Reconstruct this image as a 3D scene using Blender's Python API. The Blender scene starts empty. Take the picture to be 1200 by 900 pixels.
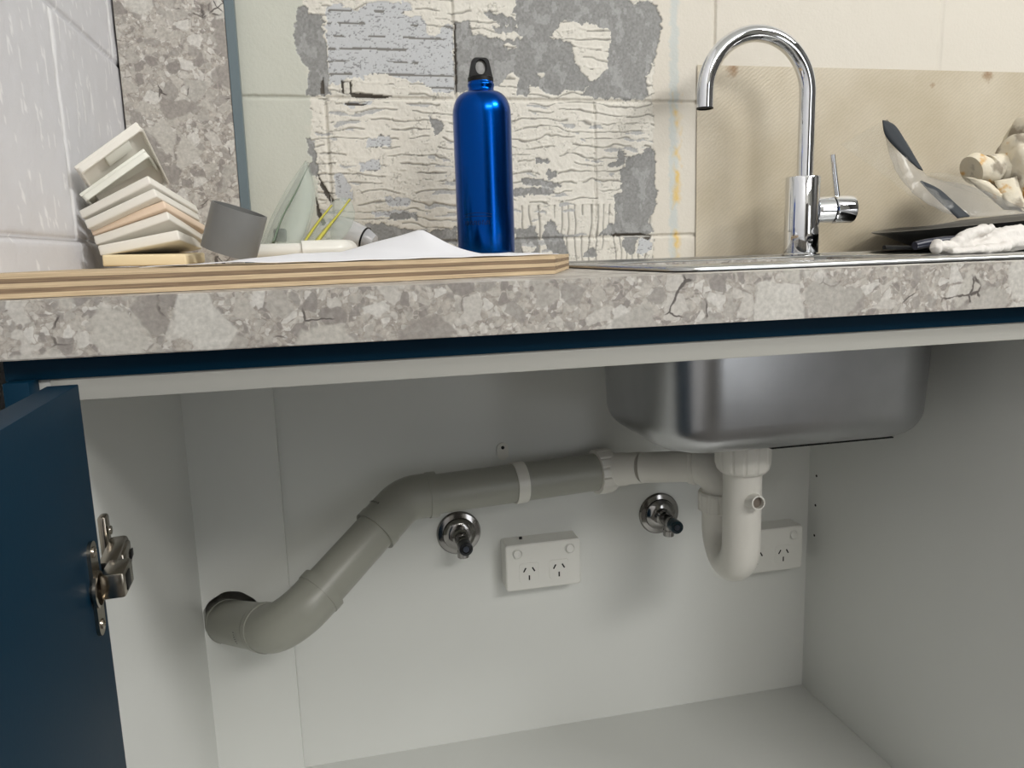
import bpy, bmesh, math, random
import numpy as np
from mathutils import Vector, Matrix, Euler

# ------------------------------------------------------------------ camera, light, exposure
scn = bpy.context.scene
col = scn.collection
PI = math.pi
R_ = (0.97493767, -0.22039882, -0.03034627)
U_ = (0.06628117, 0.15753368, 0.98528673)
F_ = (0.21237547, 0.96260454, -0.16819381)
cam_d = bpy.data.cameras.new('camera'); cam = bpy.data.objects.new('camera', cam_d); col.objects.link(cam)
cam.matrix_world = Matrix(((R_[0], U_[0], -F_[0], 0.0), (R_[1], U_[1], -F_[1], -0.54034), (R_[2], U_[2], -F_[2], 0.02014), (0, 0, 0, 1)))
cam_d.sensor_width = 36.0; cam_d.lens = 904.3156 * 36.0 / 1200.0; cam_d.clip_start = 0.01; cam_d.clip_end = 50
scn.camera = cam

w = bpy.data.worlds.new('world'); scn.world = w; w.use_nodes = True
w.node_tree.nodes['Background'].inputs[0].default_value = (0.75, 0.82, 1.0, 1); w.node_tree.nodes['Background'].inputs[1].default_value = 0.4

def area(name, loc, target, sx, sy, power, colr):
    L = bpy.data.lights.new(name, 'AREA'); L.shape = 'RECTANGLE'; L.size = sx; L.size_y = sy; L.energy = power; L.color = colr
    o = bpy.data.objects.new(name, L); col.objects.link(o); o.location = loc
    o.rotation_euler = (Vector(target) - Vector(loc)).to_track_quat('-Z', 'Y').to_euler()
    return o
area('ceiling_lamp_right', (2.6, -1.6, 1.98), (0.5, 0.4, 0.0), 1.0, 0.34, 62, (1.0, 0.992, 0.97))
area('ceiling_lamp_rear', (1.3, -2.8, 1.75), (0.1, 0.4, -0.4), 1.6, 0.5, 42, (1.0, 0.98, 0.94))

vs = scn.view_settings
vs.view_transform = 'Standard'; vs.look = 'None'; vs.exposure = 0.1; vs.gamma = 1.0; vs.use_curve_mapping = False

# ------------------------------------------------------------------ helpers
random.seed(7)
def lin(c):
    return tuple(((v / 255) / 12.92 if v / 255 <= 0.04045 else ((v / 255 + 0.055) / 1.055) ** 2.4) for v in c)

def mat(name, rgb, rough=0.5, metal=0.0, bump=0.0, bscale=200.0, var=0.0, vscale=30.0, coat=0.0, spec=0.5, trans=0.0, aniso=0.0):
    m = bpy.data.materials.new(name); m.use_nodes = True; nt = m.node_tree; b = nt.nodes['Principled BSDF']
    c = lin(rgb)
    b.inputs['Base Color'].default_value = (*c, 1); b.inputs['Roughness'].default_value = rough; b.inputs['Metallic'].default_value = metal
    b.inputs['Coat Weight'].default_value = coat; b.inputs['Specular IOR Level'].default_value = spec
    b.inputs['Anisotropic'].default_value = aniso
    tc = nt.nodes.new('ShaderNodeTexCoord')
    if bump:
        n = nt.nodes.new('ShaderNodeTexNoise'); n.inputs['Scale'].default_value = bscale; n.inputs['Detail'].default_value = 6
        nt.links.new(tc.outputs['Object'], n.inputs['Vector'])
        bp = nt.nodes.new('ShaderNodeBump'); bp.inputs['Strength'].default_value = bump; bp.inputs['Distance'].default_value = 0.001
        nt.links.new(n.outputs['Fac'], bp.inputs['Height']); nt.links.new(bp.outputs['Normal'], b.inputs['Normal'])
    if var:
        n = nt.nodes.new('ShaderNodeTexNoise'); n.inputs['Scale'].default_value = vscale; n.inputs['Detail'].default_value = 5
        nt.links.new(tc.outputs['Object'], n.inputs['Vector'])
        r = nt.nodes.new('ShaderNodeValToRGB'); r.color_ramp.elements[0].position = 0.3; r.color_ramp.elements[1].position = 0.7
        r.color_ramp.elements[0].color = (*[v * (1 - var) for v in c], 1); r.color_ramp.elements[1].color = (*[min(1, v * (1 + var)) for v in c], 1)
        nt.links.new(n.outputs['Fac'], r.inputs['Fac']); nt.links.new(r.outputs['Color'], b.inputs['Base Color'])
    return m

def film_mat(name, rgb, alpha, rough=0.2, spec=0.5):
    m = bpy.data.materials.new(name); m.use_nodes = True; nt = m.node_tree; b = nt.nodes['Principled BSDF']
    b.inputs['Base Color'].default_value = (*lin(rgb), 1); b.inputs['Roughness'].default_value = rough; b.inputs['Alpha'].default_value = alpha
    b.inputs['Specular IOR Level'].default_value = spec
    tc = nt.nodes.new('ShaderNodeTexCoord'); n = nt.nodes.new('ShaderNodeTexNoise'); n.inputs['Scale'].default_value = 25; n.inputs['Detail'].default_value = 3; n.inputs['Distortion'].default_value = 1.5
    nt.links.new(tc.outputs['Object'], n.inputs['Vector'])
    bp = nt.nodes.new('ShaderNodeBump'); bp.inputs['Strength'].default_value = 0.5; bp.inputs['Distance'].default_value = 0.004
    nt.links.new(n.outputs['Fac'], bp.inputs['Height']); nt.links.new(bp.outputs['Normal'], b.inputs['Normal'])
    return m

def link(name, me, m=None, parent=None, smooth=False, label=None, cat=None, group=None, kind=None):
    o = bpy.data.objects.new(name, me); col.objects.link(o)
    if m: me.materials.append(m)
    if parent: o.parent = parent; o.matrix_parent_inverse = Matrix.Identity(4)
    if parent and parent.type == 'EMPTY' or parent: pass
    if smooth:
        for p in me.polygons: p.use_smooth = True
    if label: o['label'] = label
    if cat: o['category'] = cat
    if group: o['group'] = group
    if kind: o['kind'] = kind
    return o

def empty(name, label=None, cat=None, group=None, kind=None, loc=(0, 0, 0)):
    o = bpy.data.objects.new(name, None); col.objects.link(o); o.empty_display_size = 0.02
    if label: o['label'] = label
    if cat: o['category'] = cat
    if group: o['group'] = group
    if kind: o['kind'] = kind
    return o

def bm_obj(name, bm, m=None, parent=None, smooth=False, angle=None, **k):
    bmesh.ops.recalc_face_normals(bm, faces=bm.faces[:])
    me = bpy.data.meshes.new(name)
    if angle is not None:
        for f in bm.faces: f.smooth = True
        for e in bm.edges:
            if len(e.link_faces) == 2 and e.calc_face_angle(0) > math.radians(angle): e.smooth = False
    bm.to_mesh(me); bm.free()
    return link(name, me, m, parent, smooth, **k)

def add_box(bm, x0, x1, y0, y1, z0, z1, M=None):
    vs_ = [bm.verts.new((x, y, z)) for z in (z0, z1) for y in (y0, y1) for x in (x0, x1)]
    fs = [(0, 1, 3, 2), (4, 6, 7, 5), (0, 4, 5, 1), (2, 3, 7, 6), (0, 2, 6, 4), (1, 5, 7, 3)]
    for f in fs: bm.faces.new([vs_[i] for i in f])
    if M is not None:
        for v in vs_: v.co = M @ v.co
    return vs_

def box(name, x0, x1, y0, y1, z0, z1, m, parent=None, bev=0.0, seg=2, M=None, **k):
    bm = bmesh.new(); add_box(bm, x0, x1, y0, y1, z0, z1, M)
    if bev: bmesh.ops.bevel(bm, geom=bm.edges[:], offset=bev, segments=seg, profile=0.5, affect='EDGES')
    return bm_obj(name, bm, m, parent, angle=40, **k)

def frame_for(axis):
    a = Vector(axis).normalized(); t = Vector((0, 0, 1)) if abs(a.z) < 0.9 else Vector((1, 0, 0))
    u = a.cross(t).normalized(); v = a.cross(u).normalized(); return u, v, a

def add_lathe(bm, prof, origin=(0, 0, 0), axis=(0, 0, 1), n=48, ribs=0, rib_d=0.0, cap0=True, cap1=True, ribset=None):
    """prof: list of (radius, height along axis)."""
    u, v, a = frame_for(axis); o = Vector(origin); rings = []
    for i, (r, h) in enumerate(prof):
        ring = []
        for k in range(n):
            t = 2 * PI * k / n; rr = r
            if ribs and (ribset is None or i in ribset):
                ph = (t * ribs / (2 * PI)) % 1.0
                rr = r - (rib_d if ph < 0.18 else 0.0)
            ring.append(bm.verts.new(o + a * h + (u * math.cos(t) + v * math.sin(t)) * rr))
        rings.append(ring)
    for A, B in zip(rings, rings[1:]):
        for k in range(n): bm.faces.new((A[k], A[(k + 1) % n], B[(k + 1) % n], B[k]))
    if cap0: bm.faces.new(rings[0])
    if cap1: bm.faces.new(rings[-1][::-1])
    return rings

def lathe(name, prof, m, parent=None, origin=(0, 0, 0), axis=(0, 0, 1), n=48, angle=35, ribs=0, rib_d=0.0, cap0=True, cap1=True, ribset=None, **k):
    bm = bmesh.new(); add_lathe(bm, prof, origin, axis, n, ribs, rib_d, cap0, cap1, ribset)
    return bm_obj(name, bm, m, parent, angle=angle, **k)

def round_path(pts, rad, n=10):
    pts = [Vector(p) for p in pts]; out = [pts[0]]
    rads = rad if isinstance(rad, (list, tuple)) else [rad] * (len(pts) - 2)
    for i in range(1, len(pts) - 1):
        p, a, b = pts[i], pts[i - 1], pts[i + 1]
        da = (a - p).normalized(); db = (b - p).normalized(); ang = da.angle(db)
        d = rads[i - 1] / math.tan(ang / 2); d = min(d, (a - p).length * 0.95, (b - p).length * 0.95)
        r = d * math.tan(ang / 2); c = p + (da + db).normalized() * (r / math.sin(ang / 2))
        s, e = p + da * d - c, p + db * d - c
        tot = s.angle(e); ax = s.cross(e).normalized()
        for k in range(n + 1): out.append(c + Matrix.Rotation(tot * k / n, 3, ax) @ s)
    out.append(pts[-1]); return out

def add_sweep(bm, path, rad, n=28, cap=True, flat=1.0, up=None):
    path = [Vector(p) for p in path]; N = len(path)
    tan = []
    for i in range(N):
        a = path[max(0, i - 1)]; b = path[min(N - 1, i + 1)]; tan.append((b - a).normalized())
    u, v, _ = frame_for(tan[0])
    if up is not None:
        v = Vector(up); v = (v - tan[0] * v.dot(tan[0])).normalized(); u = v.cross(tan[0]).normalized()
    rings = []
    for i in range(N):
        if i:
            ax = tan[i - 1].cross(tan[i])
            if ax.length > 1e-9:
                Rm = Matrix.Rotation(tan[i - 1].angle(tan[i]), 3, ax.normalized()); u = Rm @ u; v = Rm @ v
        r = rad[i] if isinstance(rad, (list, tuple)) else rad
        rings.append([bm.verts.new(path[i] + u * (r * math.cos(2 * PI * k / n)) + v * (r * flat * math.sin(2 * PI * k / n))) for k in range(n)])
    for A, B in zip(rings, rings[1:]):
        for k in range(n): bm.faces.new((A[k], A[(k + 1) % n], B[(k + 1) % n], B[k]))
    if cap: bm.faces.new(rings[0][::-1]); bm.faces.new(rings[-1])
    return rings

def sweep(name, path, rad, m, parent=None, n=28, cap=True, flat=1.0, up=None, angle=40, **k):
    bm = bmesh.new(); add_sweep(bm, path, rad, n, cap, flat, up)
    return bm_obj(name, bm, m, parent, angle=angle, **k)

def rrect(x0, x1, y0, y1, r, seg=8):
    pts = []
    for cx, cy, a0 in ((x1 - r, y1 - r, 0), (x0 + r, y1 - r, 90), (x0 + r, y0 + r, 180), (x1 - r, y0 + r, 270)):
        for k in range(seg + 1):
            a = math.radians(a0 + 90 * k / seg); pts.append((cx + r * math.cos(a), cy + r * math.sin(a)))
    return pts

def loft(name, loops, m, parent=None, close0=False, close1=False, angle=40, **k):
    bm = bmesh.new(); L = [[bm.verts.new(p) for p in lp] for lp in loops]; n = len(L[0])
    for A, B in zip(L, L[1:]):
        for i in range(n): bm.faces.new((A[i], A[(i + 1) % n], B[(i + 1) % n], B[i]))
    if close0: bm.faces.new(L[0])
    if close1: bm.faces.new(L[-1])
    return bm_obj(name, bm, m, parent, angle=angle, **k)

def strip_sheet(name, A, B, m, parent=None, n=10, bulge=0.0, thick=0.0004, wob=0.0, **k):
    """a bent sheet between two polylines of equal count."""
    bm = bmesh.new(); A = [Vector(p) for p in A]; B = [Vector(p) for p in B]
    def sub(P, m_=6):
        out = []
        for i in range(len(P) - 1):
            p0 = P[max(0, i - 1)]; p1 = P[i]; p2 = P[i + 1]; p3 = P[min(len(P) - 1, i + 2)]
            for j in range(m_):
                t = j / m_; out.append(0.5 * ((2 * p1) + (p2 - p0) * t + (2 * p0 - 5 * p1 + 4 * p2 - p3) * t * t + (3 * p1 - p0 - 3 * p2 + p3) * t ** 3))
        out.append(P[-1]); return out
    A = sub(A); B = sub(B); g = []
    rnd = random.Random(len(name) * 7 + len(A))
    for a, b in zip(A, B):
        row = []
        for j in range(n + 1):
            t = j / n; p = a.lerp(b, t); p = p + Vector((0, -bulge * math.sin(PI * t), 0)) + Vector((0, rnd.uniform(-wob, wob), rnd.uniform(-wob, wob) * 0.4))
            row.append(bm.verts.new(p))
        g.append(row)
    for i in range(len(g) - 1):
        for j in range(n): bm.faces.new((g[i][j], g[i][j + 1], g[i + 1][j + 1], g[i + 1][j]))
    o = bm_obj(name, bm, m, parent, smooth=True, **k)
    s = o.modifiers.new('thick', 'SOLIDIFY'); s.thickness = thick
    return o

# ------------------------------------------------------------------ materials
M_mel = mat('white_melamine', (220, 221, 217), 0.38, var=0.015, vscale=6)
M_melR = mat('darkened_rail_melamine', (184, 183, 176), 0.45)  # rail white darkened in its colour for benchtop shade; reused on door frames
M_blue = mat('teal_blue_door_paint', (2, 40, 60), 0.5, spec=0.12, bump=0.04, bscale=300)
M_chrome = mat('chrome', (232, 234, 238), 0.04, 1.0)
M_nickel = mat('nickel_plated_steel', (178, 170, 158), 0.22, 1.0)
M_steel = mat('stainless_steel', (186, 187, 186), 0.26, 1.0)
M_steelb = mat('stainless_bowl', (180, 181, 183), 0.29, 1.0, var=0.08, vscale=14, bump=0.05, bscale=60)
M_pvc_g = mat('grey_pvc', (160, 160, 150), 0.36, bump=0.02, bscale=150)
M_pvc_w = mat('white_pvc', (222, 219, 211), 0.34)
M_pvc_w2 = mat('cream_white_pvc', (226, 224, 216), 0.3)
M_pvc_d = mat('dark_grey_pvc', (112, 113, 112), 0.38, var=0.05)
M_black = mat('black_plastic', (12, 12, 13), 0.45, spec=0.25)
M_blackp = mat('black_print', (18, 18, 20), 0.6)
M_hole = mat('dark_recess', (22, 22, 20), 0.9)
M_socket = mat('outlet_plastic', (226, 225, 219), 0.32)
M_handle = mat('dark_teal_handle', (16, 44, 56), 0.25)
M_handleb = mat('black_handle', (22, 24, 28), 0.25)
M_tile = mat('cream_glazed_tile', (226, 222, 213), 0.4, var=0.02, vscale=20)
M_tilec = mat('pale_grey_tile_back', (226, 226, 216), 0.45)
M_tiley = mat('yellow_cream_tile', (235, 217, 178), 0.4)
M_tileo = mat('orange_cream_tile', (224, 202, 180), 0.45)
M_paper = mat('white_paper', (236, 237, 242), 0.7, bump=0.02)
M_glove = mat('white_cotton', (214, 210, 205), 0.85, bump=0.5, bscale=500)
M_edge = mat('blue_grey_edge_band', (98, 112, 118), 0.4)
M_film = film_mat('clear_film', (160, 160, 158), 0.24, 0.22, 0.35)
M_film0 = film_mat('thin_clear_film', (200, 198, 190), 0.07, 0.2, 0.4)
M_film2 = film_mat('zip_bag_film', (180, 190, 180), 0.26, 0.35, 0.3)
M_filmg = film_mat('zip_bag_seam', (120, 140, 118), 0.75, 0.3)
M_filmy = film_mat('zip_bag_yellow_seal', (214, 206, 80), 0.7, 0.3)
M_tube = film_mat('clear_tube', (214, 216, 220), 0.5, 0.1)
M_rubber = mat('dark_grey_rubber', (62, 66, 70), 0.7, spec=0.2)
M_tray = mat('dark_grey_tray', (74, 74, 72), 0.35, 0.3)
M_navy = mat('navy_plastic', (20, 24, 46), 0.4)
M_screw = mat('dark_screw', (30, 30, 30), 0.4, 0.5)

M_chromed = mat('dull_chrome', (150, 148, 146), 0.12, 1.0)
# bottle: blue metallic lacquer
M_bottle = mat('blue_metallic_lacquer', (0, 68, 152), 0.22, 1.0, coat=0.08)

def stone_laminate():
    m = bpy.data.materials.new('stone_chip_laminate'); m.use_nodes = True; nt = m.node_tree; N = nt.nodes; L = nt.links; b = N['Principled BSDF']
    b.inputs['Roughness'].default_value = 0.42
    tc = N.new('ShaderNodeTexCoord')
    ns = N.new('ShaderNodeTexNoise'); ns.inputs['Scale'].default_value = 60; ns.inputs['Detail'].default_value = 3
    L.new(tc.outputs['Object'], ns.inputs['Vector'])
    sb = N.new('ShaderNodeVectorMath'); sb.operation = 'SUBTRACT'; L.new(ns.outputs['Color'], sb.inputs[0]); sb.inputs[1].default_value = (.5, .5, .5)
    sc = N.new('ShaderNodeVectorMath'); sc.operation = 'SCALE'; L.new(sb.outputs[0], sc.inputs[0]); sc.inputs['Scale'].default_value = 0.011
    ad = N.new('ShaderNodeVectorMath'); ad.operation = 'ADD'; L.new(tc.outputs['Object'], ad.inputs[0]); L.new(sc.outputs[0], ad.inputs[1])
    def stones(scale, thr, cols, cut):
        v = N.new('ShaderNodeTexVoronoi'); v.inputs['Scale'].default_value = scale; L.new(ad.outputs[0], v.inputs['Vector'])
        d = N.new('ShaderNodeTexVoronoi'); d.feature = 'DISTANCE_TO_EDGE'; d.inputs['Scale'].default_value = scale; L.new(ad.outputs[0], d.inputs['Vector'])
        sep = N.new('ShaderNodeSeparateColor'); L.new(v.outputs['Color'], sep.inputs[0])
        r = N.new('ShaderNodeValToRGB'); r.color_ramp.interpolation = 'CONSTANT'; e = r.color_ramp.elements
        e[0].position = 0; e[0].color = (*lin(cols[0]), 1); e[1].position = 1 / len(cols); e[1].color = (*lin(cols[1]), 1)
        for i in range(2, len(cols)): q = e.new(i / len(cols)); q.color = (*lin(cols[i]), 1)
        L.new(sep.outputs[0], r.inputs['Fac'])
        g = N.new('ShaderNodeMath'); g.operation = 'GREATER_THAN'; L.new(sep.outputs[1], g.inputs[0]); g.inputs[1].default_value = thr
        mr = N.new('ShaderNodeMapRange'); mr.inputs['From Min'].default_value = cut; mr.inputs['From Max'].default_value = cut + 0.05; mr.inputs['To Max'].default_value = .85; L.new(d.outputs['Distance'], mr.inputs['Value'])
        mu = N.new('ShaderNodeMath'); mu.operation = 'MULTIPLY'; L.new(g.outputs[0], mu.inputs[0]); L.new(mr.outputs['Result'], mu.inputs[1])
        return r.outputs['Color'], mu.outputs[0]
    # matrix
    n2 = N.new('ShaderNodeTexNoise'); n2.inputs['Scale'].default_value = 130; n2.inputs['Detail'].default_value = 8; n2.inputs['Roughness'].default_value = .65; n2.inputs['Distortion'].default_value = 1.2
    L.new(tc.outputs['Object'], n2.inputs['Vector'])
    rm = N.new('ShaderNodeValToRGB'); e = rm.color_ramp.elements
    e[0].position = .3; e[0].color = (*lin((138, 131, 124)), 1); e[1].position = .68; e[1].color = (*lin((192, 186, 177)), 1)
    q = e.new(.5); q.color = (*lin((168, 161, 153)), 1)
    L.new(n2.outputs['Fac'], rm.inputs['Fac'])
    cur = rm.outputs['Color']
    P = [(154, 149, 143), (194, 190, 183), (172, 167, 160), (205, 202, 196), (140, 134, 129), (183, 178, 170)]
    for scale, thr, cols, cut in ((260, .40, P, .05), (140, .45, P[::-1], .05), (66, .56, P, .04), (29, .68, [(174, 170, 163), (200, 197, 190), (148, 142, 136), (188, 184, 176)], .03)):
        c, f = stones(scale, thr, cols, cut)
        mx = N.new('ShaderNodeMix'); mx.data_type = 'RGBA'; L.new(f, mx.inputs['Factor']); L.new(cur, mx.inputs['A']); L.new(c, mx.inputs['B'])
        cur = mx.outputs['Result']
    # cracks and grain
    cr = N.new('ShaderNodeTexVoronoi'); cr.feature = 'DISTANCE_TO_EDGE'; cr.inputs['Scale'].default_value = 33; L.new(ad.outputs[0], cr.inputs['Vector'])
    lt = N.new('ShaderNodeMapRange'); lt.inputs['From Min'].default_value = 0.012; lt.inputs['From Max'].default_value = 0.03; lt.inputs['To Min'].default_value = 1; lt.inputs['To Max'].default_value = 0; L.new(cr.outputs['Distance'], lt.inputs['Value'])
    n3 = N.new('ShaderNodeTexNoise'); n3.inputs['Scale'].default_value = 22; L.new(tc.outputs['Object'], n3.inputs['Vector'])
    g3 = N.new('ShaderNodeMapRange'); g3.inputs['From Min'].default_value = .61; g3.inputs['From Max'].default_value = .65; L.new(n3.outputs['Fac'], g3.inputs['Value'])
    m3 = N.new('ShaderNodeMath'); m3.operation = 'MULTIPLY'; L.new(lt.outputs['Result'], m3.inputs[0]); L.new(g3.outputs['Result'], m3.inputs[1])
    mx = N.new('ShaderNodeMix'); mx.data_type = 'RGBA'; L.new(m3.outputs[0], mx.inputs['Factor']); L.new(cur, mx.inputs['A']); mx.inputs['B'].default_value = (*lin((92, 86, 82)), 1); cur = mx.outputs['Result']
    n4 = N.new('ShaderNodeTexNoise'); n4.inputs['Scale'].default_value = 300; n4.inputs['Detail'].default_value = 6; L.new(tc.outputs['Object'], n4.inputs['Vector'])
    r4 = N.new('ShaderNodeMapRange'); r4.inputs['From Min'].default_value = .3; r4.inputs['From Max'].default_value = .7; r4.inputs['To Min'].default_value = .82; r4.inputs['To Max'].default_value = 1.12; L.new(n4.outputs['Fac'], r4.inputs['Value'])
    ml = N.new('ShaderNodeMix'); ml.data_type = 'RGBA'; ml.blend_type = 'MULTIPLY'; ml.inputs['Factor'].default_value = 1; L.new(cur, ml.inputs['A']); L.new(r4.outputs['Result'], ml.inputs['B'])
    L.new(ml.outputs['Result'], b.inputs['Base Color'])
    return m
M_stone = stone_laminate()

def wood_mat(name, c0, c1):
    m = bpy.data.materials.new(name); m.use_nodes = True; nt = m.node_tree; N = nt.nodes; L = nt.links; b = N['Principled BSDF']; b.inputs['Roughness'].default_value = .65
    tc = N.new('ShaderNodeTexCoord'); mp = N.new('ShaderNodeMapping'); mp.inputs['Scale'].default_value = (14, 60, 900); L.new(tc.outputs['Object'], mp.inputs['Vector'])
    n = N.new('ShaderNodeTexNoise'); n.inputs['Scale'].default_value = 1.0; n.inputs['Detail'].default_value = 6; n.inputs['Roughness'].default_value = .7; L.new(mp.outputs[0], n.inputs['Vector'])
    r = N.new('ShaderNodeValToRGB'); r.color_ramp.elements[0].position = .32; r.color_ramp.elements[1].position = .66; r.color_ramp.elements[0].color = (*lin(c0), 1); r.color_ramp.elements[1].color = (*lin(c1), 1)
    L.new(n.outputs['Fac'], r.inputs['Fac']); L.new(r.outputs['Color'], b.inputs['Base Color'])
    bp = N.new('ShaderNodeBump'); bp.inputs['Strength'].default_value = .5; bp.inputs['Distance'].default_value = .0006; L.new(n.outputs['Fac'], bp.inputs['Height']); L.new(bp.outputs[0], b.inputs['Normal'])
    return m
M_ply_l = wood_mat('pale_veneer', (168, 146, 116), (212, 190, 156))
M_ply_d = wood_mat('brown_veneer', (92, 74, 58), (150, 126, 98))

def paint_attr_mat():
    m = bpy.data.materials.new('scraped_painted_block'); m.use_nodes = True; nt = m.node_tree; N = nt.nodes; L = nt.links; b = N['Principled BSDF']; b.inputs['Roughness'].default_value = .62
    a = N.new('ShaderNodeAttribute'); a.attribute_name = 'paint'
    L.new(a.outputs['Color'], b.inputs['Base Color'])
    tc = N.new('ShaderNodeTexCoord'); n = N.new('ShaderNodeTexNoise'); n.inputs['Scale'].default_value = 260; n.inputs['Detail'].default_value = 5; L.new(tc.outputs['Object'], n.inputs['Vector'])
    bp = N.new('ShaderNodeBump'); bp.inputs['Strength'].default_value = .35; bp.inputs['Distance'].default_value = .0012; L.new(n.outputs['Fac'], bp.inputs['Height']); L.new(bp.outputs[0], b.inputs['Normal'])
    return m
M_wall = paint_attr_mat()
M_plain = mat('off_white_wall_paint', (196, 194, 188), 0.7, bump=0.2, bscale=60)
M_wall_left = mat('cool_white_wall_paint', (214, 213, 214), 0.6, bump=0.5, bscale=90)
M_floor = mat('grey_concrete_floor', (78, 75, 70), 0.6, var=0.12, vscale=5)
M_ceil = mat('white_ceiling_paint', (228, 228, 224), 0.8)

def sheet_mat():
    m = bpy.data.materials.new('textured_plastic_sheet'); m.use_nodes = True; nt = m.node_tree; N = nt.nodes; L = nt.links; b = N['Principled BSDF']
    b.inputs['Roughness'].default_value = .35; b.inputs['Alpha'].default_value = .82
    tc = N.new('ShaderNodeTexCoord'); n = N.new('ShaderNodeTexNoise'); n.inputs['Scale'].default_value = 9; n.inputs['Detail'].default_value = 5; L.new(tc.outputs['Object'], n.inputs['Vector'])
    r = N.new('ShaderNodeValToRGB'); r.color_ramp.elements[0].position = .3; r.color_ramp.elements[1].position = .7
    r.color_ramp.elements[0].color = (*lin((198, 186, 162)), 1); r.color_ramp.elements[1].color = (*lin((214, 204, 184)), 1); L.new(n.outputs['Fac'], r.inputs['Fac'])
    cur = r.outputs['Color']
    n9 = N.new('ShaderNodeTexNoise'); n9.inputs['Scale'].default_value = 160; n9.inputs['Detail'].default_value = 4; L.new(tc.outputs['Object'], n9.inputs['Vector'])
    for (cx, cz, rr) in (( 0.6150, 0.2864 , 0.014), ( 1.0803, 0.2872 , 0.011), ( 0.9740, 0.2694 , 0.005)):
        d = N.new('ShaderNodeVectorMath'); d.operation = 'DISTANCE'; d.inputs[1].default_value = (cx, 0.605, cz); L.new(tc.outputs['Object'], d.inputs[0])
        ad = N.new('ShaderNodeMath'); ad.operation = 'MULTIPLY_ADD'; L.new(n9.outputs['Fac'], ad.inputs[0]); ad.inputs[1].default_value = -rr * 1.6; L.new(d.outputs['Value'], ad.inputs[2])
        mr = N.new('ShaderNodeMapRange'); mr.inputs['From Min'].default_value = -rr * .6; mr.inputs['From Max'].default_value = rr * .35; mr.inputs['To Min'].default_value = .8; mr.inputs['To Max'].default_value = 0; L.new(ad.outputs[0], mr.inputs['Value'])
        mx = N.new('ShaderNodeMix'); mx.data_type = 'RGBA'; L.new(mr.outputs['Result'], mx.inputs['Factor']); L.new(cur, mx.inputs['A']); mx.inputs['B'].default_value = (*lin((146, 108, 64)), 1); cur = mx.outputs['Result']
    L.new(cur, b.inputs['Base Color'])
    # fine diagonal weave
    mp = N.new('ShaderNodeMapping'); mp.inputs['Rotation'].default_value = (0, math.radians(38), 0); L.new(tc.outputs['Object'], mp.inputs['Vector'])
    wv = N.new('ShaderNodeTexWave'); wv.bands_direction = 'Z'; wv.inputs['Scale'].default_value = 62; wv.inputs['Distortion'].default_value = 3.5; wv.inputs['Detail Scale'].default_value = 3; wv.inputs['Detail'].default_value = 1; L.new(mp.outputs[0], wv.inputs['Vector'])
    wm = N.new('ShaderNodeMapRange'); wm.inputs['To Min'].default_value = .93; wm.inputs['To Max'].default_value = 1.02; L.new(wv.outputs['Fac'], wm.inputs['Value'])
    wx_ = N.new('ShaderNodeMix'); wx_.data_type = 'RGBA'; wx_.blend_type = 'MULTIPLY'; wx_.inputs['Factor'].default_value = 1; L.new(cur, wx_.inputs['A']); L.new(wm.outputs['Result'], wx_.inputs['B']); L.new(wx_.outputs['Result'], b.inputs['Base Color'])
    bp = N.new('ShaderNodeBump'); bp.inputs['Strength'].default_value = .22; bp.inputs['Distance'].default_value = .0006; L.new(wv.outputs['Fac'], bp.inputs['Height']); L.new(bp.outputs[0], b.inputs['Normal'])
    return m
M_sheet = sheet_mat()

def rag_mat():
    m = bpy.data.materials.new('stained_cream_cloth'); m.use_nodes = True; nt = m.node_tree; N = nt.nodes; L = nt.links; b = N['Principled BSDF']; b.inputs['Roughness'].default_value = .85
    tc = N.new('ShaderNodeTexCoord'); n = N.new('ShaderNodeTexNoise'); n.inputs['Scale'].default_value = 26; n.inputs['Detail'].default_value = 4; L.new(tc.outputs['Object'], n.inputs['Vector'])
    r = N.new('ShaderNodeValToRGB'); e = r.color_ramp.elements; e[0].position = .38; e[0].color = (*lin((150, 140, 124)), 1); e[1].position = .72; e[1].color = (*lin((186, 112, 30)), 1)
    q = e.new(.46); q.color = (*lin((214, 206, 188)), 1); q = e.new(.60); q.color = (*lin((218, 208, 186)), 1); q = e.new(.65); q.color = (*lin((204, 160, 92)), 1)
    L.new(n.outputs['Fac'], r.inputs['Fac']); L.new(r.outputs['Color'], b.inputs['Base Color'])
    n2 = N.new('ShaderNodeTexNoise'); n2.inputs['Scale'].default_value = 60; n2.inputs['Detail'].default_value = 5; L.new(tc.outputs['Object'], n2.inputs['Vector'])
    bp = N.new('ShaderNodeBump'); bp.inputs['Strength'].default_value = .6; bp.inputs['Distance'].default_value = .004; L.new(n2.outputs['Fac'], bp.inputs['Height']); L.new(bp.outputs[0], b.inputs['Normal'])
    return m
M_rag = rag_mat()

# ------------------------------------------------------------------ room shell
YW = 0.6075; XL = -0.2575; FZ = -0.90; CZ = 2.10
box('floor', XL - .1, 3.3, -3.3, YW + .1, FZ - .05, FZ, M_floor, kind='structure')
box('ceiling', XL - .1, 3.3, -3.3, YW + .1, CZ, CZ + .05, M_ceil, kind='structure')
M_dark = mat('dark_reflection_wall', (74, 72, 70), 0.7)  # unseen right wall, made dark so the sink bowl reflects a dark side
box('wall_right', 3.2, 3.3, -3.2, YW + .1, FZ, CZ, M_dark, kind='structure')
M_glow = bpy.data.materials.new('added_glow_glass'); M_glow.use_nodes = True  # emissive pane for the added door behind the camera
_b = M_glow.node_tree.nodes['Principled BSDF']; _b.inputs['Base Color'].default_value = (.8, .85, .9, 1); _b.inputs['Emission Color'].default_value = (.93, .96, 1, 1); _b.inputs['Emission Strength'].default_value = 2.9
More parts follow.
